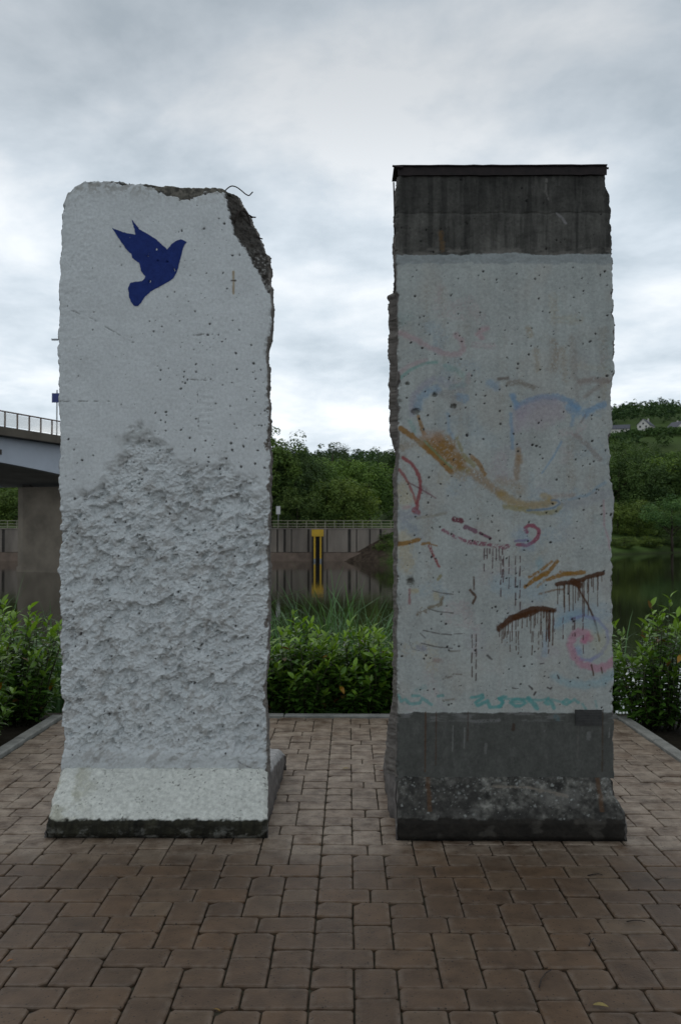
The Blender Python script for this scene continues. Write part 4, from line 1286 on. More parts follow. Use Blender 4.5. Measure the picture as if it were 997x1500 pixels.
def r_bulge(sgn, py, w):
    if sgn > 0:
        return 0.006 * np.sin(w * math.pi)
    b_ = sstep(428, 434, py) * (1 - sstep(632, 668, py)) * 0.038 * sstep(0.3, 0.5, w)
    b_ = b_ * (0.75 + 0.5 * fbm(py / 18, w * 4, 6, 3))
    b_ += sstep(640, 700, py) * 0.010 * sstep(0.2, 0.5, w)
    return b_ + sstep(1000, 1090, py) * 0.038 * sstep(0.2, 0.7, w)


slabR, dataR = slab('slab', segR, YR, 0.19, r_left, r_right, r_top, 1140, right_colour, 310, 860, (0.15, 0.135, 0.12), r_bulge, ORr)


def footR_col(X, Y, Z, S, C):
    f = fbm(X * 20, S * 20, 2, 5, 0.6)
    C[:] = np.array((0.15, 0.145, 0.128)) * (0.1 + 1.8 * f * f * 2 * fbm(X * 60, S * 60, 21, 3))[..., None]
    dk = sstep(0.45, 0.65, fbm(X * 5, S * 9, 3, 4))[..., None] * 0.65
    C[:] = C * (1 - dk) + np.array((0.034, 0.032, 0.029)) * dk
    pl = sstep(0.52, 0.68, fbm(X * 9, S * 12, 4, 4))[..., None] * 0.5
    C[:] = C * (1 - pl) + np.array((0.16, 0.155, 0.14)) * pl
    # pale lichen spots
    r = random.Random(5)
    for _ in range(520):
        x, s_ = r.uniform(0.28, 1.48), r.uniform(0.12, 0.40)
        if r.random() < 0.45:
            s_ = r.uniform(0.26, 0.40)
        rad = 0.0025 + 0.0075 * r.random() ** 4; op = r.uniform(0.12, 0.7)
        sel = (np.abs(X - x) < 0.02) & (np.abs(S - s_) < 0.02)
        if sel.any():
            a_ = (1 - sstep(0.5, 1.1, np.hypot(X[sel] - x, S[sel] - s_) / rad + (fbm(X[sel] * 150, S[sel] * 150, 7, 2) - .5) * 1.3)) * op
            C[sel] = C[sel] * (1 - a_[:, None]) + np.array((0.32, 0.33, 0.31)) * a_[:, None]
    # light brown scrape
    d = poly_dist(X, S, [(0.78, 0.305), (0.98, 0.30), (1.18, 0.255)]) + (fbm(X * 30, S * 30, 8, 3) - .5) * .02
    a_ = (1 - sstep(0.004, 0.012, d)) * 0.6
    C[:] = C * (1 - a_[..., None]) + np.array((0.22, 0.19, 0.155)) * a_[..., None]
    for xx in (0.435, 1.36):
        a_ = (1 - sstep(0.006, 0.018, np.abs(X - xx + (fbm(S * 20, X * 0, 5, 2) - .5) * .01))) * (S > 0.17) * 0.6
        C[:] = C * (1 - a_[..., None]) + np.array((0.10, 0.05, 0.022)) * a_[..., None]
    nose = sstep(-0.006, 0.006, 0.120 - Z + (fbm(X * 30, S * 30, 9, 4) - 0.5) * 0.025) * (Y < 5.2)
    nc = np.array((0.020, 0.017, 0.0135)) * (0.35 + 1.1 * fbm(X * 18, Z * 25, 10, 5, 0.6))[..., None]
    w_ = (sstep(0.58, 0.72, fbm(X * 12, Z * 14, 11, 4)))[..., None] * 0.4
    nc = nc * (1 - w_) + np.array((0.085, 0.077, 0.065)) * w_
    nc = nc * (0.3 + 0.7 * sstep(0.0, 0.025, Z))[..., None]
    C[:] = C * (1 - nose[..., None]) + nc * nose[..., None]
    C[:] = np.where((Y > 5.45)[..., None], np.array((0.16, 0.15, 0.14)) * (0.5 + f)[..., None], C)


foot('foot', segR, lambda z, y: 0.265 - 0.0 * z - 0.022 * (y > 5.6), lambda z, y: 1.487 + 0.0 * z - 0.045 * sstep(0.15, 0.26, z) - 0.0 * y,
     5.155, 6.55, YR - 0.01, YR + 0.19, 0.318, 0.118, footR_col, ORr, 13)

# rusty steel channel capping the head
cap = MB()
x0, z1 = at(578, 243, YR - 0.01); x1, _ = at(889, 243, YR - 0.01)
xi0, zi = at(582, 257, YR - 0.01); xi1, _ = at(888, 257, YR - 0.01)
x0, x1, xi0, xi1, z1, zi = [float(q) for q in (x0, x1, xi0, xi1, z1, zi)]
o = ORr
ny, nseg = 0.0, 24
def wavy_box(m_, xa, xb, ya, yb, za, zb, seed, amp=0.0012):
    r = random.Random(seed)
    ring = []
    for k in range(nseg + 1):
        x = xa + (xb - xa) * k / nseg
        dz, dy = r.uniform(-amp, amp), r.uniform(-amp, amp)
        ring.append([(x - o[0], ya + dy - o[1], za + dz - o[2]), (x - o[0], yb + dy - o[1], za + dz - o[2]), (x - o[0], yb + dy - o[1], zb + dz - o[2]), (x - o[0], ya + dy - o[1], zb + dz - o[2])])
    vs = [p for q in ring for p in q]; fs = [(3, 2, 1, 0), tuple(nseg * 4 + i for i in range(4))]
    for k in range(nseg):
        for i in range(4):
            fs.append((k * 4 + i, k * 4 + (i + 1) % 4, k * 4 + 4 + (i + 1) % 4, k * 4 + 4 + i))
    m_.poly(vs, fs)
wavy_box(cap, x0 - 0.006, x1 - 0.004, YR - 0.024, YR + 0.21, z1 - 0.006, z1, 1)
wavy_box(cap, xi0 + 0.002, xi1, YR - 0.012, YR - 0.004, zi, z1 - 0.006, 2, 0.0022)
wavy_box(cap, xi0 + 0.002, xi1, YR + 0.192, YR + 0.200, zi, z1 - 0.006, 3, 0.0022)
capo = cap.build('steel_cap', M['rust_steel'], segR)
capo['label'] = 'dark rusty steel channel capping the head'
wire([(574.5, 243.0), (579, 243.8), (590, 245)], 0.006, segR, ORr, YR - 0.028, 'rebar', 'rust_steel')
wire([(885, 246), (889, 246.5), (890.5, 246.5)], 0.006, segR, ORr, YR + 0.02, 'rebar', 'rust_steel')
wire([(576.2, 267), (577.2, 300), (578.2, 350), (578.5, 400), (577.8, 430)], 0.0042, segR, ORr, YR + 0.05)
# small plate let into the grey band
pl = MB()
xa, zb_ = at(842, 1040, YR - 0.012); xb, za_ = at(881, 1063, YR - 0.012)
wavy_box(pl, float(xa), float(xb), YR - 0.010, YR + 0.004, float(za_), float(zb_), 5, 0.0006)
for k in range(1, 6):
    zz = float(za_) + (float(zb_) - float(za_)) * k / 6
    wavy_box(pl, float(xa) + 0.004, float(xb) - 0.004, YR - 0.0125, YR - 0.010, zz - 0.0045, zz + 0.0045, 20 + k, 0.0004)
plo = pl.build('ribbed_plate', M['plaque'], segR)
plo['label'] = 'small dark ribbed plate on the grey painted band'
tag(segR, 'grey concrete wall slab covered in faded graffiti, dark head band with rusty steel cap', 'wall segment')


# ------------------------------------------------------------------ litter on the paving
def small_leaf(px, py, L, ang, color, label, name='fallen_leaf'):
    ya = EYE * F / (py - 782.0)
    X, Z = at(px, py, ya)
    m, nd, lk, b = new_mat('fallen_leaf_' + str(int(px)))
    f = noise(nd, lk, 60, 4)
    lk.new(ramp(nd, lk, f, [(0.3, tuple(c * 0.7 for c in color)), (0.7, color)]), b.inputs['Base Color'])
    b.inputs['Roughness'].default_value = 0.6
    m_ = MB(); n_ = 7
    vs = []
    for i in range(n_ + 1):
        t = i / n_; w = 0.36 * L * math.sin(math.pi * t) ** 0.8 * (1 - 0.25 * t) * 0.5
        z = 0.004 + 0.10 * L * math.sin(math.pi * t * 0.9)
        vs += [(t * L - L / 2, -w, z + 0.10 * w), (t * L - L / 2, 0, z - 0.02 * L * math.sin(math.pi * t)), (t * L - L / 2, w, z + 0.45 * w)]
    fs = []
    for i in range(n_):
        for k in range(2):
            fs.append((i * 3 + k, i * 3 + k + 1, i * 3 + k + 4, i * 3 + k + 3))
    m_.poly(vs, fs)
    ob = m_.build(name, m, None, True)
    sol = ob.modifiers.new('s', 'SOLIDIFY'); sol.thickness = 0.0012
    ob.location = (float(X), ya, 0.0); ob.rotation_euler = (0, 0, ang)
    tag(ob, label, 'leaf')


small_leaf(879, 1466, 0.055, -0.35, (0.36, 0.28, 0.09), 'narrow pale yellow leaf lying on the near paving at the right')
small_leaf(506, 1125, 0.05, 0.1, (0.30, 0.22, 0.06), 'small yellow leaf on the paving between the two wall slabs')
small_leaf(560, 1129, 0.06, 2.9, (0.20, 0.055, 0.02), 'reddish brown leaf beside the rear foot of the graffiti slab')
small_leaf(15, 1404, 0.028, 0.8, (0.34, 0.14, 0.04), 'tiny orange leaf scrap at the left edge of the paving')
small_leaf(318, 1474, 0.03, 2.6, (0.26, 0.15, 0.02), 'tiny ochre leaf scrap in a near paving joint')
small_leaf(690, 1235, 0.035, 0.2, (0.03, 0.024, 0.018), 'dark curled leaf under the front edge of the graffiti slab foot')


def twig(pts, label, rad=0.0022):
    m_ = MB(); P = []
    y0_ = EYE * F / (pts[0][1] - 782.0); X0, _ = at(pts[0][0], pts[0][1], y0_)
    for a_, b_ in pts:
        y = EYE * F / (b_ - 782.0); X, Z = at(a_, b_, y)
        P.append((float(X) - float(X0), y - y0_, rad + 0.0035))
    m_.tube(P, [rad * (1.2 - 0.6 * i / len(P)) for i in range(len(P))], 6)
    ob = m_.build('twig', M['rebar'], None, True)
    ob.location = (float(X0), y0_, 0)
    tag(ob, label, 'twig')


twig([(789, 1440), (792, 1428), (799, 1419), (808, 1414)], 'thin dark curved twig on the near right paving')
twig([(860, 1279), (868, 1277), (876, 1276), (882, 1278)], 'short dark twig on the paving in front of the graffiti slab foot')
twig([(917, 1345), (928, 1343), (936, 1343), (944, 1345)], 'straight dark twig on the paving near the right edge')
twig([(862, 1380), (864, 1374), (869, 1369)], 'tiny bent twig on the right paving beside a joint')


# ------------------------------------------------------------------ laurel shrubs and reeds
LEAF_T = np.array([0.0, 0.22, 0.5, 0.78, 1.0]); LEAF_W = np.array([0.02, 0.75, 1.0, 0.66, 0.02])


def leaves_mesh(name, pos, dirs, ups, L, W, col, droop=0.25, fold=0.35):
    n_ = len(pos)
    d = dirs / (np.linalg.norm(dirs, axis=1, keepdims=True) + 1e-9)
    s = np.cross(d, ups); s /= np.linalg.norm(s, axis=1, keepdims=True) + 1e-9
    u = np.cross(s, d)
    V = np.zeros((n_, 15, 3))
    for i, (t, w) in enumerate(zip(LEAF_T, LEAF_W)):
        mid = pos + d * (L * t)[:, None] - u * (droop * L * t * t)[:, None]
        V[:, i * 3 + 1] = mid
        V[:, i * 3] = mid - s * (W * w / 2)[:, None] + u * (fold * W * w / 2)[:, None]
        V[:, i * 3 + 2] = mid + s * (W * w / 2)[:, None] + u * (fold * W * w / 2)[:, None]
    base = np.array([[i * 3 + k, i * 3 + k + 1, i * 3 + k + 4, i * 3 + k + 3] for i in range(4) for k in range(2)])
    Fc = (base[None] + (np.arange(n_) * 15)[:, None, None]).reshape(-1, 4)
    return np_mesh(name, V.reshape(-1, 3), [Fc], np.repeat(col, 15, 0))


def laurel(name, x, y, h, rx, ry, shoots, seed, label, yellow=0, z0=-0.08, lsize=1.0, young=0.5):
    r = np.random.default_rng(seed)
    root = empty(name, (x, y, z0))
    P, Dd, L, Cc = [], [], [], []
    st_ = MB()
    tips = []
    for k in range(shoots):
        a = r.uniform(0, 2 * math.pi); q = math.sqrt(r.uniform(0, 1))
        bx, by = 0.5 * rx * q * math.cos(a), 0.5 * ry * q * math.sin(a)
        top = h * (0.30 + 0.70 * r.uniform(0, 1) ** 1.15) * (1 - 0.28 * q * q)
        tx, ty = rx * q * math.cos(a) * 1.0 + r.normal(0, .04), ry * q * math.sin(a) * 1.0 + r.normal(0, .04)
        b0, b1 = np.array((bx, by, 0.0)), np.array((tx, ty, top))
        mid = (b0 + b1) / 2 + np.array((r.normal(0, .03), r.normal(0, .03), 0.04))
        st_.tube([tuple(b0), tuple(mid), tuple(b1)], [0.008, 0.006, 0.0025], 5)
        tips.append(b1)
        nl = int(r.integers(22, 34))
        outer = top / h
        for j in range(nl):
            t = 1 - 0.93 * (j / nl) ** 1.05
            p = (1 - t) ** 2 * b0 + 2 * t * (1 - t) * mid + t * t * b1
            az = j * 2.4 + r.uniform(-.4, .4)
            tipness = max(0, 1 - (1 - t) / 0.22)
            el = R(12 + 52 * tipness + r.uniform(-14, 14))
            dd = np.array((math.cos(az) * math.cos(el), math.sin(az) * math.cos(el), math.sin(el)))
            P.append(p); Dd.append(dd)
            L.append(lsize * (0.065 + 0.060 * r.uniform()) * (1 - 0.35 * tipness * r.uniform()))
            yg = np.clip(tipness * (0.3 + 0.9 * outer) + r.normal(0, .12), 0, 1) * young * 1.6
            yg = min(1, yg)
            c = np.array((0.080, 0.175, 0.028)) * (1 - yg) + np.array((0.22, 0.37, 0.030)) * yg
            Cc.append(c * r.uniform(0.6, 1.35) if r.uniform() > 0.015 else np.array((0.16, 0.09, 0.03)))
    P, Dd, L, Cc = map(np.array, (P, Dd, L, Cc))
    W = L * r.uniform(0.36, 0.50, len(L))
    ups = np.tile(np.array((0, 0, 1.0)), (len(P), 1)) + r.normal(0, .25, (len(P), 3))
    link('foliage', leaves_mesh('foliage', P, Dd, ups, L, W, Cc, 0.28, 0.4), M['laurel'], root)
    st_.build('stems', M['stem'], root, True)
    for k in range(yellow):
        b1 = tips[int(r.integers(0, len(tips)))]
        p = b1 * np.array((1.02, 1.02, r.uniform(0.75, 0.95)))
        p = p + np.array((0, -0.05, 0))
        dd = np.array([[r.normal(0, .5), -0.7, -0.5]])
        me = leaves_mesh('yellow_leaf', np.array([p]), dd, np.array([[0, -0.5, 0.8]]), np.array([0.095]), np.array([0.042]), np.array([[0.42, 0.22, 0.02]]))
        link('yellow_leaf', me, M['laurel'], root)
    return tag(root, label, 'shrub', 'laurel shrubs round the paving')


laurel('laurel_shrub', -3.15, 7.6, 1.27, 0.50, 0.60, 150, 1, 'tall leafy laurel shrub beside the left kerb, behind the dove slab edge', 5, young=.55)
laurel('laurel_shrub', -3.42, 6.55, 0.98, 0.52, 0.55, 150, 2, 'dense laurel shrub with yellow leaves at the left edge, beside the kerb', 5, young=.45)
laurel('laurel_shrub', -3.05, 8.75, 1.15, 0.45, 0.45, 110, 3, 'laurel shrub at the rear left corner of the paving', 2)
laurel('laurel_shrub', -1.95, 9.25, 0.85, 0.50, 0.42, 70, 4, 'laurel shrub growing behind the dove slab', 1)
laurel('laurel_shrub', -0.98, 9.2, 0.82, 0.45, 0.40, 110, 5, 'laurel shrub behind the rear kerb, half hidden by the right edge of the dove slab', 2, young=.5)
laurel('laurel_shrub', -0.42, 9.15, 0.98, 0.36, 0.34, 120, 6, 'laurel shrub with upright bright shoots, left of the gap between the slabs', 2, young=.6)
laurel('laurel_shrub', 0.12, 9.2, 0.88, 0.36, 0.34, 120, 7, 'laurel shrub in the right half of the gap between the slabs', 1, young=.6)
laurel('laurel_shrub', 0.66, 9.25, 0.70, 0.42, 0.38, 110, 8, 'low laurel shrub half hidden by the left edge of the graffiti slab', 1, young=.55)
laurel('laurel_shrub', 1.55, 9.3, 0.75, 0.48, 0.40, 70, 9, 'laurel shrub growing behind the graffiti slab')
laurel('laurel_shrub', 2.72, 8.55, 1.22, 0.40, 0.32, 55, 10, 'tall open laurel shrub right of the graffiti slab, bright water showing through', 4, young=.5)
laurel('laurel_shrub', 3.22, 8.1, 1.02, 0.34, 0.40, 75, 11, 'leafy laurel shrub at the right edge behind the kerb', 2, young=.5)
laurel('laurel_shrub', 2.95, 7.1, 0.72, 0.32, 0.36, 90, 12, 'low dark laurel shrub beside the right kerb at the edge of view', 2, young=.3)


laurel('laurel_shrub', 2.30, 9.05, 0.95, 0.34, 0.26, 60, 13, 'laurel shrub at the rear right corner of the paving, touching the graffiti slab edge', 1, young=.45)


def reeds():
    r = np.random.default_rng(21)
    n_ = 9000
    X = r.uniform(-6.5, 4.2, n_); Y = 10.4 + 2.6 * r.uniform(0, 1, n_) ** 0.9
    cl = fbm(X * 1.2, Y * 1.2, 3, 2)
    keep = cl > 0.36
    # open water shows on the right
    keep &= ~((X > 1.9) & (r.uniform(0, 1, n_) < 0.95))
    X, Y = X[keep], Y[keep]; n_ = len(X)
    Z = near_z(X, Y)
    H = r.uniform(1.0, 1.85, n_) * np.where(X < -0.1, 1.08, 0.92) * (0.6 + 0.7 * cl[keep])
    az = r.uniform(0, 2 * math.pi, n_); lean = r.uniform(0.15, 0.75, n_)
    W = r.uniform(0.010, 0.020, n_)
    ts = np.array([0, 0.25, 0.5, 0.72, 0.9, 1.0]); ww = np.array([0.8, 1.0, 0.95, 0.75, 0.4, 0.05])
    V = np.zeros((n_, 12, 3))
    sa = az + math.pi / 2 + r.uniform(-.5, .5, n_)
    for i, (t, w) in enumerate(zip(ts, ww)):
        off = lean * H * t ** 2.2
        zz = Z + H * t - 0.45 * lean * H * t ** 3.5
        cx_, cy_ = X + np.cos(az) * off, Y + np.sin(az) * off
        for k, sg in enumerate((-1, 1)):
            V[:, i * 2 + k] = np.stack([cx_ + sg * np.cos(sa) * W * w / 2, cy_ + sg * np.sin(sa) * W * w / 2, zz], 1)
    base = np.array([[i * 2, i * 2 + 1, i * 2 + 3, i * 2 + 2] for i in range(5)])
    Fc = (base[None] + (np.arange(n_) * 12)[:, None, None]).reshape(-1, 4)
    c = np.array((0.085, 0.180, 0.065)) * r.uniform(0.55, 1.5, (n_, 1)) + np.array((0.012, 0.008, 0.010)) * r.uniform(0, 1, (n_, 1))
    return tag(link('reeds', np_mesh('reeds', V.reshape(-1, 3), [Fc], np.repeat(c, 12, 0)), M['reed']), 'tall green reeds on the river bank behind the laurels', 'reeds', None, 'stuff')


reeds()

# ------------------------------------------------------------------ quay on the far bank
QX0, QX1, QT = -70.0, 5.0, 2.2
mb = MB(); mb.box(QX0, QX1, QY - 0.02, QY + 0.9, -2.2, QT - 0.02)
quay = empty('quay_wall', (-20, QY, -1.35))
def rel(o_, root):
    o_.location = Vector(o_.location) - root.location
    return o_
rel(mb.build('wall_core', M['quay_dark'], quay), quay)
joints = sorted([406, 416, 427, 451, 479, 510, 522, 541, 556])
jx = [(p - 510) * QY / F for p in joints]
jx = [QX0 + 3.2 * k for k in range(int((jx[0] - QX0) / 3.2))] + jx + [QX1]
jw = {451: 0.9, 510: 0.55}
for i in range(len(jx) - 1):
    g0 = (0.10, 0.34, 0.16, 0.55, 0.12, 0.22, 0.40)[i % 7]
    m_ = MB(); m_.box(jx[i] + g0 / 2, jx[i + 1] - 0.06, QY - 0.14, QY - 0.03, -0.35, QT - 0.05)
    rel(m_.build('panel', M['quay'], quay), quay)
m_ = MB(); m_.box(QX0, QX1, QY - 0.55, QY - 0.03, -2.2, -0.40); rel(m_.build('plinth', M['plinth'], quay), quay)
m_ = MB(); m_.box(QX0, QX1 + .1, QY - 0.22, QY + 1.0, QT - 0.04, QT + 0.10); rel(m_.build('coping', M['quay'], quay), quay)
tag(quay, 'brown grey concrete quay wall with dark vertical joints across the river', 'quay wall')

rail = empty('quay_railing', (-20, QY + 0.2, QT + 0.1))
px_ = QX0 + 0.5
while px_ < QX1 + 0.4:
    m_ = MB(); m_.box(px_ - 0.035, px_ + 0.035, QY + 0.165, QY + 0.235, QT + 0.10, QT + 0.92)
    rel(m_.build('post', M['rail'], rail), rail); px_ += 1.03
for zz in (QT + 0.28, QT + 0.56, QT + 0.90):
    m_ = MB(); m_.box(QX0, QX1 + 0.2, QY + 0.15, QY + 0.25, zz - 0.035, zz + 0.035)
    rel(m_.build('rail', M['rail'], rail), rail)
tag(rail, 'pale three bar railing along the top of the far quay', 'railing')

# yellow mooring frame in front of the quay
mx = (465.5 - 510) * QY / F
yf = empty('mooring_frame', (mx, QY - 0.8, -1.35))
def part_box(root, name, mat, *b):
    m_ = MB(); m_.box(*b); return m_.build(name, M[mat], root)
part_box(yf, 'cap', 'yellow', -0.64, 0.64, -0.35, 0.35, 2.72, 3.48)
for s_ in (-1, 1):
    part_box(yf, 'post', 'yellow', s_ * 0.33 - 0.10, s_ * 0.33 + 0.10, -0.25, -0.05, 0.3, 2.72)
    part_box(yf, 'fender', 'black', s_ * 0.52 - 0.085, s_ * 0.52 + 0.085, -0.3, 0.1, -0.6, 2.72)
    part_box(yf, 'post_foot', 'grey_metal', s_ * 0.33 - 0.105, s_ * 0.33 + 0.105, -0.255, -0.045, -0.6, 0.3)
part_box(yf, 'recess_shade', 'black', -0.43, 0.43, 0.1, 0.25, -0.6, 2.72)  # black sheet: the shade of the recess between the posts, put in as colour
for k in range(6):
    part_box(yf, 'rung', 'black', -0.22, 0.22, -0.16, -0.12, 0.2 + k * 0.4, 0.26 + k * 0.4)
tag(yf, 'yellow steel mooring frame with two posts standing against the far quay', 'mooring post')

sx_ = (407.5 - 510) * (QY + 1.2) / F
sg = empty('white_sign', (sx_, QY + 1.2, QT + 0.08))
m_ = MB(); m_.tube([(0, 0, 0), (0, 0, 2.4)], 0.05, 8); m_.build('post', M['grey_metal'], sg)
part_box(sg, 'plate', 'white', -0.23, 0.23, -0.08, -0.05, 1.55, 2.45)
tag(sg, 'small white sign on a post behind the quay railing', 'sign')

# ------------------------------------------------------------------ bridge on the left
BA = math.atan2(490, 1400)
bu = (math.sin(BA), math.cos(BA)); bn = (-math.cos(BA), math.sin(BA))       # along, and away from the camera side
B0 = (-20.7, 68.0)
bridge = empty('road_bridge', (B0[0], B0[1], 0))
BM = Matrix(((bu[0], bn[0], 0, 0), (bu[1], bn[1], 0, 0), (0, 0, 1, 0), (0, 0, 0, 1)))   # local: x along, y to the far side
WB = 11.0
TP = 6.0
T0, T1 = -75.0, 33.0
def bl(name, mat, x0_, x1_, y0_, y1_, z0_, z1_):
    m_ = MB(); m_.box(x0_, x1_, y0_, y1_, z0_, z1_, BM); return m_.build(name, M[mat], bridge)
bl('deck', 'asphalt', T0, T1, 0.45, WB - 0.45, 8.15, 8.62)
bl('fascia', 'fascia', T0, T1, 0.0, 0.45, 8.14, 8.70)
bl('fascia', 'fascia', T0, T1, WB - 0.45, WB, 8.14, 8.70)
tt = np.linspace(T0, T1, 225)
dp = np.minimum(np.abs(tt - TP), np.abs(tt - (TP - 62)))
zb = np.minimum(5.25 + 0.36 * np.sqrt(dp + 0.10), 7.2)
for y0_, y1_, nm in ((1.0, 1.45, 'girder'), (WB - 1.45, WB - 1.0, 'girder')):
    m_ = MB()
    vs = []
    for t, z in zip(tt, zb):
        for yy, zz in ((y0_, z), (y1_, z), (y1_, 8.15), (y0_, 8.15)):
            vs.append(BM @ Vector((t, yy, zz)))
    fs = [(3, 2, 1, 0), tuple(len(vs) - 4 + i for i in range(4))]
    for k in range(len(tt) - 1):
        for i in range(4):
            fs.append((k * 4 + i, k * 4 + (i + 1) % 4, k * 4 + 4 + (i + 1) % 4, k * 4 + 4 + i))
    m_.poly(vs, fs); m_.build(nm, M['girder'], bridge)
m_ = MB(); vs = []
for t, z in zip(tt, zb):
    vs += [BM @ Vector((t, 1.45, z + 0.01)), BM @ Vector((t, WB - 1.45, z + 0.01)), BM @ Vector((t, WB - 1.45, z + 0.15)), BM @ Vector((t, 1.45, z + 0.15))]
fs = []
for k in range(len(tt) - 1):
    for i in range(4):
        fs.append((k * 4 + i, k * 4 + (i + 1) % 4, k * 4 + 4 + (i + 1) % 4, k * 4 + 4 + i))
m_.poly(vs, fs); m_.build('soffit', M['soffit'], bridge)
# pier with rounded cutwaters
def pier(tc_, name='pier'):
    m_ = MB(); vs = []
    outl = [(-0.9, 1.9), (-0.6, 1.2), (0, 0.95), (0.6, 1.2), (0.9, 1.9), (0.9, 7.0), (0.6, 7.7), (0, 7.95), (-0.6, 7.7), (-0.9, 7.0)]
    for z in (-3.2, 5.32):
        for a, b_ in outl:
            vs.append(BM @ Vector((tc_ + a, b_, z)))
    n_ = len(outl)
    fs = [tuple(range(n_)), tuple(range(n_, 2 * n_))[::-1]] + [(i, (i + 1) % n_, n_ + (i + 1) % n_, n_ + i) for i in range(n_)]
    m_.poly(vs, fs); p_ = m_.build(name, M['pier'], bridge)
    m_ = MB(); vs = []
    for z in (-3.2, -0.95):
        for a, b_ in outl:
            vs.append(BM @ Vector((tc_ + a * 1.12, (b_ - 4.45) * 1.02 + 4.45, z)))
    m_.poly(vs, fs); m_.build('pier_base', M['pier'], bridge)
    bl('bearing', 'quay_dark', tc_ - 0.5, tc_ + 0.5, 1.6, 2.4, 5.32, 5.62)
    bl('bearing', 'quay_dark', tc_ - 0.5, tc_ + 0.5, 6.6, 7.4, 5.32, 5.62)
pier(TP)
bl('abutment', 'pier', T1 - 0.3, T1 + 1.4, 0.2, WB - 0.2, 0.5, 8.6)
bl('drain_outlet', 'quay_dark', -5.15, -4.85, 0.93, 1.0, 6.95, 7.3)
# railing of the bridge: posts, hand rail and infill panels
k = 0
t = -6.0 - 1.25 * 20 + 0.55
while t < T1:
    bl('railing_post', 'bpost', t - 0.035, t + 0.035, 0.16, 0.26, 8.70, 9.72)
    if t + 1.25 < T1:
        bl('railing_infill', 'infill', t + 0.05, t + 1.20, 0.20, 0.22, 8.80, 9.64)
    t += 1.25
bl('hand_rail', 'bpost', T0, T1, 0.14, 0.28, 9.70, 9.78)
bl('hand_rail', 'bpost', T0, T1, WB - 0.28, WB - 0.14, 9.70, 9.78)
for o_ in list(bridge.children):
    pass
tag(bridge, 'road bridge with white haunched girder and pale railing over the river', 'bridge')

# blue sign and street lamp on the bridge
bs = empty('blue_road_sign', (float(at(83.5, 640, 70.5)[0]), 70.5, 8.62))
m_ = MB(); m_.tube([(0, 0, 0), (0, 0, 3.7)], 0.05, 8); m_.build('post', M['grey_metal'], bs)
part_box(bs, 'plate', 'bsign', -0.36, 0.5, -0.09, -0.06, 2.75, 3.45)
tag(bs, 'blue sign plate above the bridge railing, half hidden by the dove slab', 'road sign')
lx, lz = at(84.5, 498, 86.0)
lp = empty('street_lamp', (float(lx) + 0.9, 86.0, 8.62))
m_ = MB(); m_.tube([(0, 0, 0), (0, 0, float(lz) - 8.5), (-0.15, 0, float(lz) - 8.62 + 0.2), (-0.9, 0, float(lz) - 8.62 + 0.05)], [0.09, 0.06, 0.05, 0.04], 8); m_.build('pole', M['grey_metal'], lp, True)
m_ = MB(); m_.box(-1.42, -0.85, -0.12, 0.12, float(lz) - 8.62 - 0.03, float(lz) - 8.62 + 0.10); m_.build('lamp_head', M['grey_metal'], lp)
tag(lp, 'grey street lamp on the bridge, only its head showing beside the dove slab', 'street lamp')


# ------------------------------------------------------------------ trees
def crown_cloud(r, nclump, per, rx, rz, cz, leaf, flat=0.0, dark=(0.022, 0.045, 0.012), light=(0.060, 0.105, 0.022)):
    """leaf quads gathered in clumps spread through an ellipsoid; returns verts, cols"""
    u = r.normal(size=(nclump, 3)); u /= np.linalg.norm(u, axis=1, keepdims=True)
    rad = r.uniform(0.35, 1.0, nclump) ** 0.55
    cen = u * rad[:, None] * np.array((rx, rx, rz)) * (0.82 + 0.36 * r.uniform(size=(nclump, 1)))
    cen[:, 2] = np.where(cen[:, 2] < 0, cen[:, 2] * (1 - flat), cen[:, 2])
    tone = r.uniform(0, 1, nclump)
    cs = r.uniform(0.16, 0.30, nclump) * rx
    n_ = nclump * per
    ci = np.repeat(np.arange(nclump), per)
    q = r.normal(size=(n_, 3)); q /= np.linalg.norm(q, axis=1, keepdims=True)
    p = cen[ci] + q * (cs[ci] * r.uniform(0.4, 1.0, n_) ** 0.5)[:, None] * np.array((1, 1, 0.75))
    p[:, 2] += cz
    a = r.normal(size=(n_, 3)); a /= np.linalg.norm(a, axis=1, keepdims=True)
    nrm = q * 0.6 + np.array((0, 0, 0.7)) + a * 0.6
    t1 = np.cross(nrm, a); t1 /= np.linalg.norm(t1, axis=1, keepdims=True) + 1e-9
    t2 = np.cross(nrm, t1); t2 /= np.linalg.norm(t2, axis=1, keepdims=True) + 1e-9
    s = (leaf * r.uniform(0.6, 1.3, n_))[:, None]
    V = np.stack([p - t1 * s, p + t2 * s * 0.55, p + t1 * s, p - t2 * s * 0.55], 1)
    mixv = np.clip(tone[ci] + r.normal(0, .2, n_), 0, 1)[:, None]
    C = np.array(dark) * (1 - mixv) + np.array(light) * mixv
    return V.reshape(-1, 3), np.repeat(C, 4, 0)


def quads(n_):
    return np.arange(n_ * 4).reshape(-1, 4)


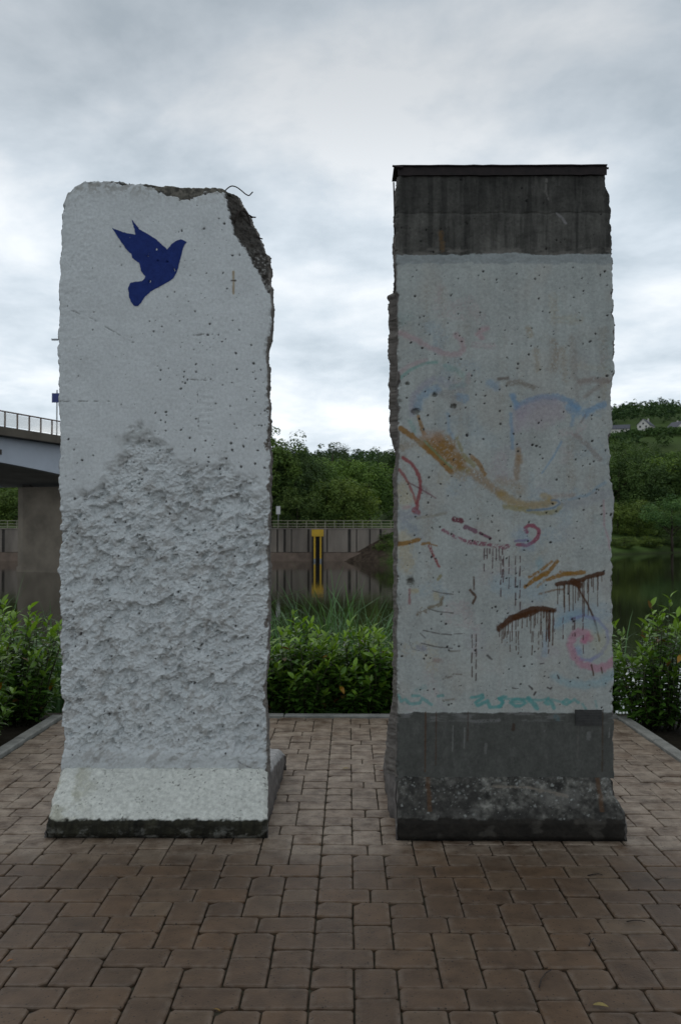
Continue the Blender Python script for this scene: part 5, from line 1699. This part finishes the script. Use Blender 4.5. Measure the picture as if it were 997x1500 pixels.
def tree_proto(seed, h, rx, rz, nclump, per, leaf, trunk_h, flat=0.3, dark=(0.022, 0.045, 0.012), light=(0.060, 0.105, 0.022)):
    r = np.random.default_rng(seed)
    V, C = crown_cloud(r, nclump, per, rx, rz, h - rz * 1.05, leaf, flat, dark, light)
    crown = np_mesh('crown', V, [quads(len(V) // 4)], C, False)
    crown.materials.append(M['tree_leaf'])
    m_ = MB()
    tr = h * 0.022
    m_.tube([(0, 0, -0.5), (0.02 * h * .3, 0, h * 0.25), (0, 0.01 * h, h * 0.55), (0, 0, h * 0.8)], [tr * 1.3, tr, tr * 0.7, tr * 0.25], 8)
    for k in range(6):
        a = r.uniform(0, 6.28); z0_ = h * r.uniform(0.22, 0.5)
        e_ = (math.cos(a) * rx * 0.7, math.sin(a) * rx * 0.7, z0_ + h * 0.25)
        m_.tube([(0, 0, z0_), (e_[0] * .5, e_[1] * .5, z0_ + h * 0.15), e_], [tr * 0.5, tr * 0.35, tr * 0.12], 6)
    me = bpy.data.meshes.new('trunk'); me.from_pydata(m_.v, [], m_.f); me.update(); me.shade_smooth(); me.materials.append(M['bark'])
    return crown, me


PROTO = {
    'dark': tree_proto(11, 12, 4.2, 5.6, 190, 80, 0.17, 3, 0.15, (0.052, 0.098, 0.030), (0.137, 0.219, 0.052)),
    'dark2': tree_proto(12, 11, 4.8, 5.0, 190, 80, 0.17, 3, 0.1, (0.049, 0.091, 0.032), (0.126, 0.201, 0.056)),
    'mid': tree_proto(13, 10, 4.2, 4.8, 180, 75, 0.17, 2, 0.1, (0.074, 0.137, 0.035), (0.193, 0.306, 0.067)),
    'low': tree_proto(14, 5, 3.4, 2.7, 140, 60, 0.14, 1, 0.0, (0.063, 0.112, 0.030), (0.161, 0.236, 0.056)),
    'thin': tree_proto(15, 15, 3.6, 4.0, 46, 46, 0.20, 7, 0.3, (0.061, 0.096, 0.044), (0.123, 0.175, 0.061)),
    'lone': tree_proto(16, 8.6, 4.3, 2.7, 100, 70, 0.15, 3, 0.25, (0.070, 0.149, 0.049), (0.184, 0.324, 0.088)),
}


def tree(kind, px, Y, scale, label, group=None, sink=0.0, sz=1.0, name='tree', rot=None, cat='tree', zbase=None):
    X = (px - 510) * Y / F
    z = float(ground_z(np.array(X), np.array(Y))) if zbase is None else zbase
    root = empty(name, (X, Y, z - sink), rot if rot is not None else random.uniform(0, 6.28))
    root.scale = (scale, scale, scale * sz)
    c = bpy.data.objects.new('crown', PROTO[kind][0]); COL.objects.link(c); c.parent = root
    t_ = bpy.data.objects.new('trunk', PROTO[kind][1]); COL.objects.link(t_); t_.parent = root
    tag(root, label, cat, group)
    return root


GQ = 'trees behind the quay'
tree('dark', 396, 113, 0.98, 'tall dark tree behind the white sign, against the right edge of the dove slab', GQ)
tree('dark2', 425, 116, 0.95, 'broad dark tree rising highest over the quay railing, right of the white sign', GQ)
tree('dark', 370, 116, 0.95, 'dark tree behind the quay, hidden by the dove slab', GQ)
tree('mid', 452, 122, 0.98, 'dark green rounded tree above the yellow mooring frame', GQ)
tree('low', 478, 112, 1.05, 'olive green bush right above the yellow mooring frame', GQ, cat='bush')
tree('low', 436, 109.5, 0.90, 'low dark bush directly behind the quay railing, left of the yellow frame', GQ, cat='bush')
tree('low', 505, 113, 1.12, 'wide bush behind the railing, midway between the slabs', GQ, cat='bush')
tree('mid', 500, 135, 1.0, 'mid green tree in the middle of the gap, behind the bushes', GQ)
tree('mid', 540, 140, 1.0, 'round bright green tree in the right half of the gap', GQ)
tree('dark2', 575, 150, 0.85, 'dark tree just left of the graffiti slab above the grass strip', GQ)
tree('thin', 487, 215, 1.15, 'thin sparse tree standing above the wooded skyline between the slabs')
tree('dark', 610, 150, 0.95, 'dark tree behind the graffiti slab across the river', GQ)
for i, (p_, y_, s_) in enumerate(((660, 170, 1.2), (720, 180, 1.3), (780, 190, 1.25), (840, 195, 1.2), (300, 125, 1.1), (230, 130, 1.1))):
    tree(('mid', 'dark2', 'dark')[i % 3], p_, y_, s_, 'tree on the far bank hidden behind the wall slabs', 'far bank trees hidden by the slabs')
# right hand strip
GR = 'trees on the far bank right of the graffiti slab'
tree('lone', 982, 152, 1.0, 'lone spreading tree with a bare trunk on the far bank at the right edge', GR)
tree('dark2', 905, 186, 1.25, 'dark tree at the foot of the slope, touching the right edge of the graffiti slab', GR)
tree('dark2', 934, 190, 1.30, 'large mid green tree left of the lone bank tree', GR)
tree('mid', 968, 196, 1.45, 'large bright rounded tree above and behind the lone bank tree', GR)
tree('dark', 1003, 192, 1.3, 'dark tree behind the lone bank tree at the right edge', GR)
tree('dark', 915, 225, 1.3, 'green tree higher on the slope beside the graffiti slab', GR)
tree('dark2', 950, 232, 1.2, 'green tree in the second row on the right slope, left of the tallest one', GR)
tree('mid', 988, 240, 1.3, 'green tree in the second row at the right edge', GR)
tree('low', 903, 160, 1.0, 'bank bush beside the graffiti slab above the far waterline', GR, cat='bush')
tree('low', 930, 163, 1.15, 'wide low bush on the far bank left of the lone tree', GR, cat='bush')
tree('low', 955, 168, 1.0, 'low bush on the far bank at the foot of the lone tree', GR, cat='bush')
tree('low', 1005, 168, 1.1, 'low bush on the far bank at the right edge', GR, cat='bush')
for i, p_ in enumerate((912, 948, 985)):
    tree('low', p_, 145 + (p_ - 912) * 0.16, 0.7, ('fringe of low green growth at the waterline beside the graffiti slab', 'low green tuft at the far waterline left of the lone tree', 'low green tuft at the far waterline below the lone tree')[i], GR, cat='bush', sz=0.45)
tree('low', 567, 104.2, 0.42, 'low green bush at the waterline below the end of the quay', None, cat='bush', zbase=-1.0)
tree('low', 578, 105.5, 0.55, 'green bush at the end of the quay beside the graffiti slab', None, cat='bush', zbase=-0.4)
# left strip, under the bridge
tree('mid', 6, 150, 1.0, 'green tree under the bridge at the left edge', None)
tree('low', 22, 128, 1.0, 'green bush under the bridge beside the pier', None, cat='bush')
tree('low', -10, 128, 1.1, 'green bush at the far left behind the quay railing', None, cat='bush')
tree('dark', 60, 150, 1.0, 'dark tree behind the bridge pier', None)


# the wooded hillside: far crowns that read as one mass
def woodland():
    r = np.random.default_rng(31)
    pts = []
    for (y0_, y1_, n_, a0, a1) in ((150, 260, 260, -0.42, 0.42), (260, 380, 330, -0.42, 0.42), (380, 520, 330, -0.42, 0.16), (500, 620, 380, -0.42, 0.5), (620, 1000, 1000, -0.45, 0.5)):
        Y = r.uniform(y0_, y1_, n_); X = Y * r.uniform(a0, a1, n_)
        pts.append(np.stack([X, Y], 1))
    P = np.concatenate(pts)
    ang = P[:, 0] / P[:, 1]
    keep = np.ones(len(P), bool)
    # meadow and the houses' clearing on the right slope
    keep &= ~((ang > 0.22) & (P[:, 1] > 395) & (P[:, 1] < 505) & (fbm(P[:, 0] / 40, P[:, 1] / 40, 2, 2) < 0.60))
    keep &= ~((ang > 0.26) & (P[:, 1] > 542) & (P[:, 1] < 640))
    keep &= ~((ang > 0.345) & (P[:, 1] > 500) & (P[:, 1] < 640))
    keep &= ~((P[:, 1] < 200) & (np.abs(ang + 0.3) < 0.13))
    keep &= (P[:, 1] - shore(P[:, 0])) > 45
    P = P[keep]
    Vs, Cs = [], []
    for i, (x, y) in enumerate(P):
        s = r.uniform(0.8, 1.25)
        far = y > 520
        rx = (4.6 if far else 4.2) * s
        base = np.array((0.0, 0.0, 0.0))
        t = r.uniform(0, 1)
        dk = np.array((0.036, 0.066, 0.024)) * (0.75 + 0.6 * t); lt = np.array((0.086, 0.142, 0.042)) * (0.75 + 0.6 * t)
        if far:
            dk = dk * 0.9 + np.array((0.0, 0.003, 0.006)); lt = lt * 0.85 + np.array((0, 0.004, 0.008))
        V, C = crown_cloud(r, 18, 8, rx * 1.05, rx, rx, 0.66 if not far else 0.85, 0.1, dk, lt)
        z = float(far_z(np.array(x), np.array(y)))
        Vs.append(V + np.array((x, y, z))); Cs.append(C)
    for _ in range(150):
        y = r.uniform(552, 590); x = y * r.uniform(0.25, 0.40)
        V, C = crown_cloud(r, 12, 9, 2.9, 2.3, 2.0, 0.6, 0.1, (0.045, 0.085, 0.03), (0.10, 0.17, 0.05))
        Vs.append(V + np.array((x, y, float(far_z(np.array(x), np.array(y)))))); Cs.append(C)
    V = np.concatenate(Vs); C = np.concatenate(Cs)
    tag(link('woodland', np_mesh('woodland', V, [quads(len(V) // 4)], C, False), M['wood_leaf']), 'dense green woodland covering the far hillside', 'woodland', None, 'stuff')


woodland()


# ------------------------------------------------------------------ houses on the hillside
def house(px, Y, w, d, he, hr, rz, label, chimney=False, sink=1.0):
    X = (px - 510) * Y / F
    z = float(far_z(np.array(X), np.array(Y)))
    root = empty('house', (X, Y, z - sink), rz)
    m_ = MB()
    # gable faces local -y, ridge along y
    vs = [(-w / 2, 0, 0), (w / 2, 0, 0), (w / 2, 0, he), (0, 0, hr), (-w / 2, 0, he), (-w / 2, d, 0), (w / 2, d, 0), (w / 2, d, he), (0, d, hr), (-w / 2, d, he)]
    m_.poly(vs, [(0, 1, 2, 3, 4), (9, 8, 7, 6, 5), (1, 6, 7, 2), (5, 0, 4, 9)])
    m_.build('wall', M['render'], root)
    m_ = MB()
    sl = (hr - he) / (w / 2); ov = 0.5
    for s_ in (-1, 1):
        e_ = s_ * (w / 2 + ov); ze_ = he - sl * ov
        q = [(0, -ov, hr + 0.05), (e_, -ov, ze_ + 0.05), (e_, d + ov, ze_ + 0.05), (0, d + ov, hr + 0.05)]
        vs = q + [(x, y, zz + 0.25) for x, y, zz in q]
        m_.poly(vs, [(0, 1, 2, 3), (7, 6, 5, 4), (0, 4, 5, 1), (1, 5, 6, 2), (2, 6, 7, 3), (3, 7, 4, 0)])
    rf_ = m_.build('roof', M['roof'], root)
    if chimney:
        m_ = MB(); m_.box(0.8, 1.5, d * 0.6, d * 0.6 + 0.7, hr - 1.2, hr + 1.0); m_.build('chimney', M['render'], rf_)
    for wx in (-w * 0.25, w * 0.25):
        m_ = MB(); m_.box(wx - 0.55, wx + 0.55, -0.05, 0.05, he - 1.9, he - 0.5); m_.build('window', M['glass'], root)
    m_ = MB(); m_.box(-0.5, 0.5, -0.05, 0.05, he + 0.2, he + 1.4); m_.build('window', M['glass'], root)
    tag(root, label, 'house', 'houses on the far hillside')


house(941, 600, 7.5, 13, 3.6 + 1, 7.2 + 1, R(-32), 'white gabled house with slate roof on the far hillside', True)
house(921, 604, 6, 15, 2.6 + 1, 5.0 + 1, R(70), 'long low grey roofed building left of the white gabled house', sink=2.4)
house(999, 590, 8, 10, 4 + 1, 7.5 + 1, R(20), 'pale house cut by the right edge of the photo on the hillside', True)
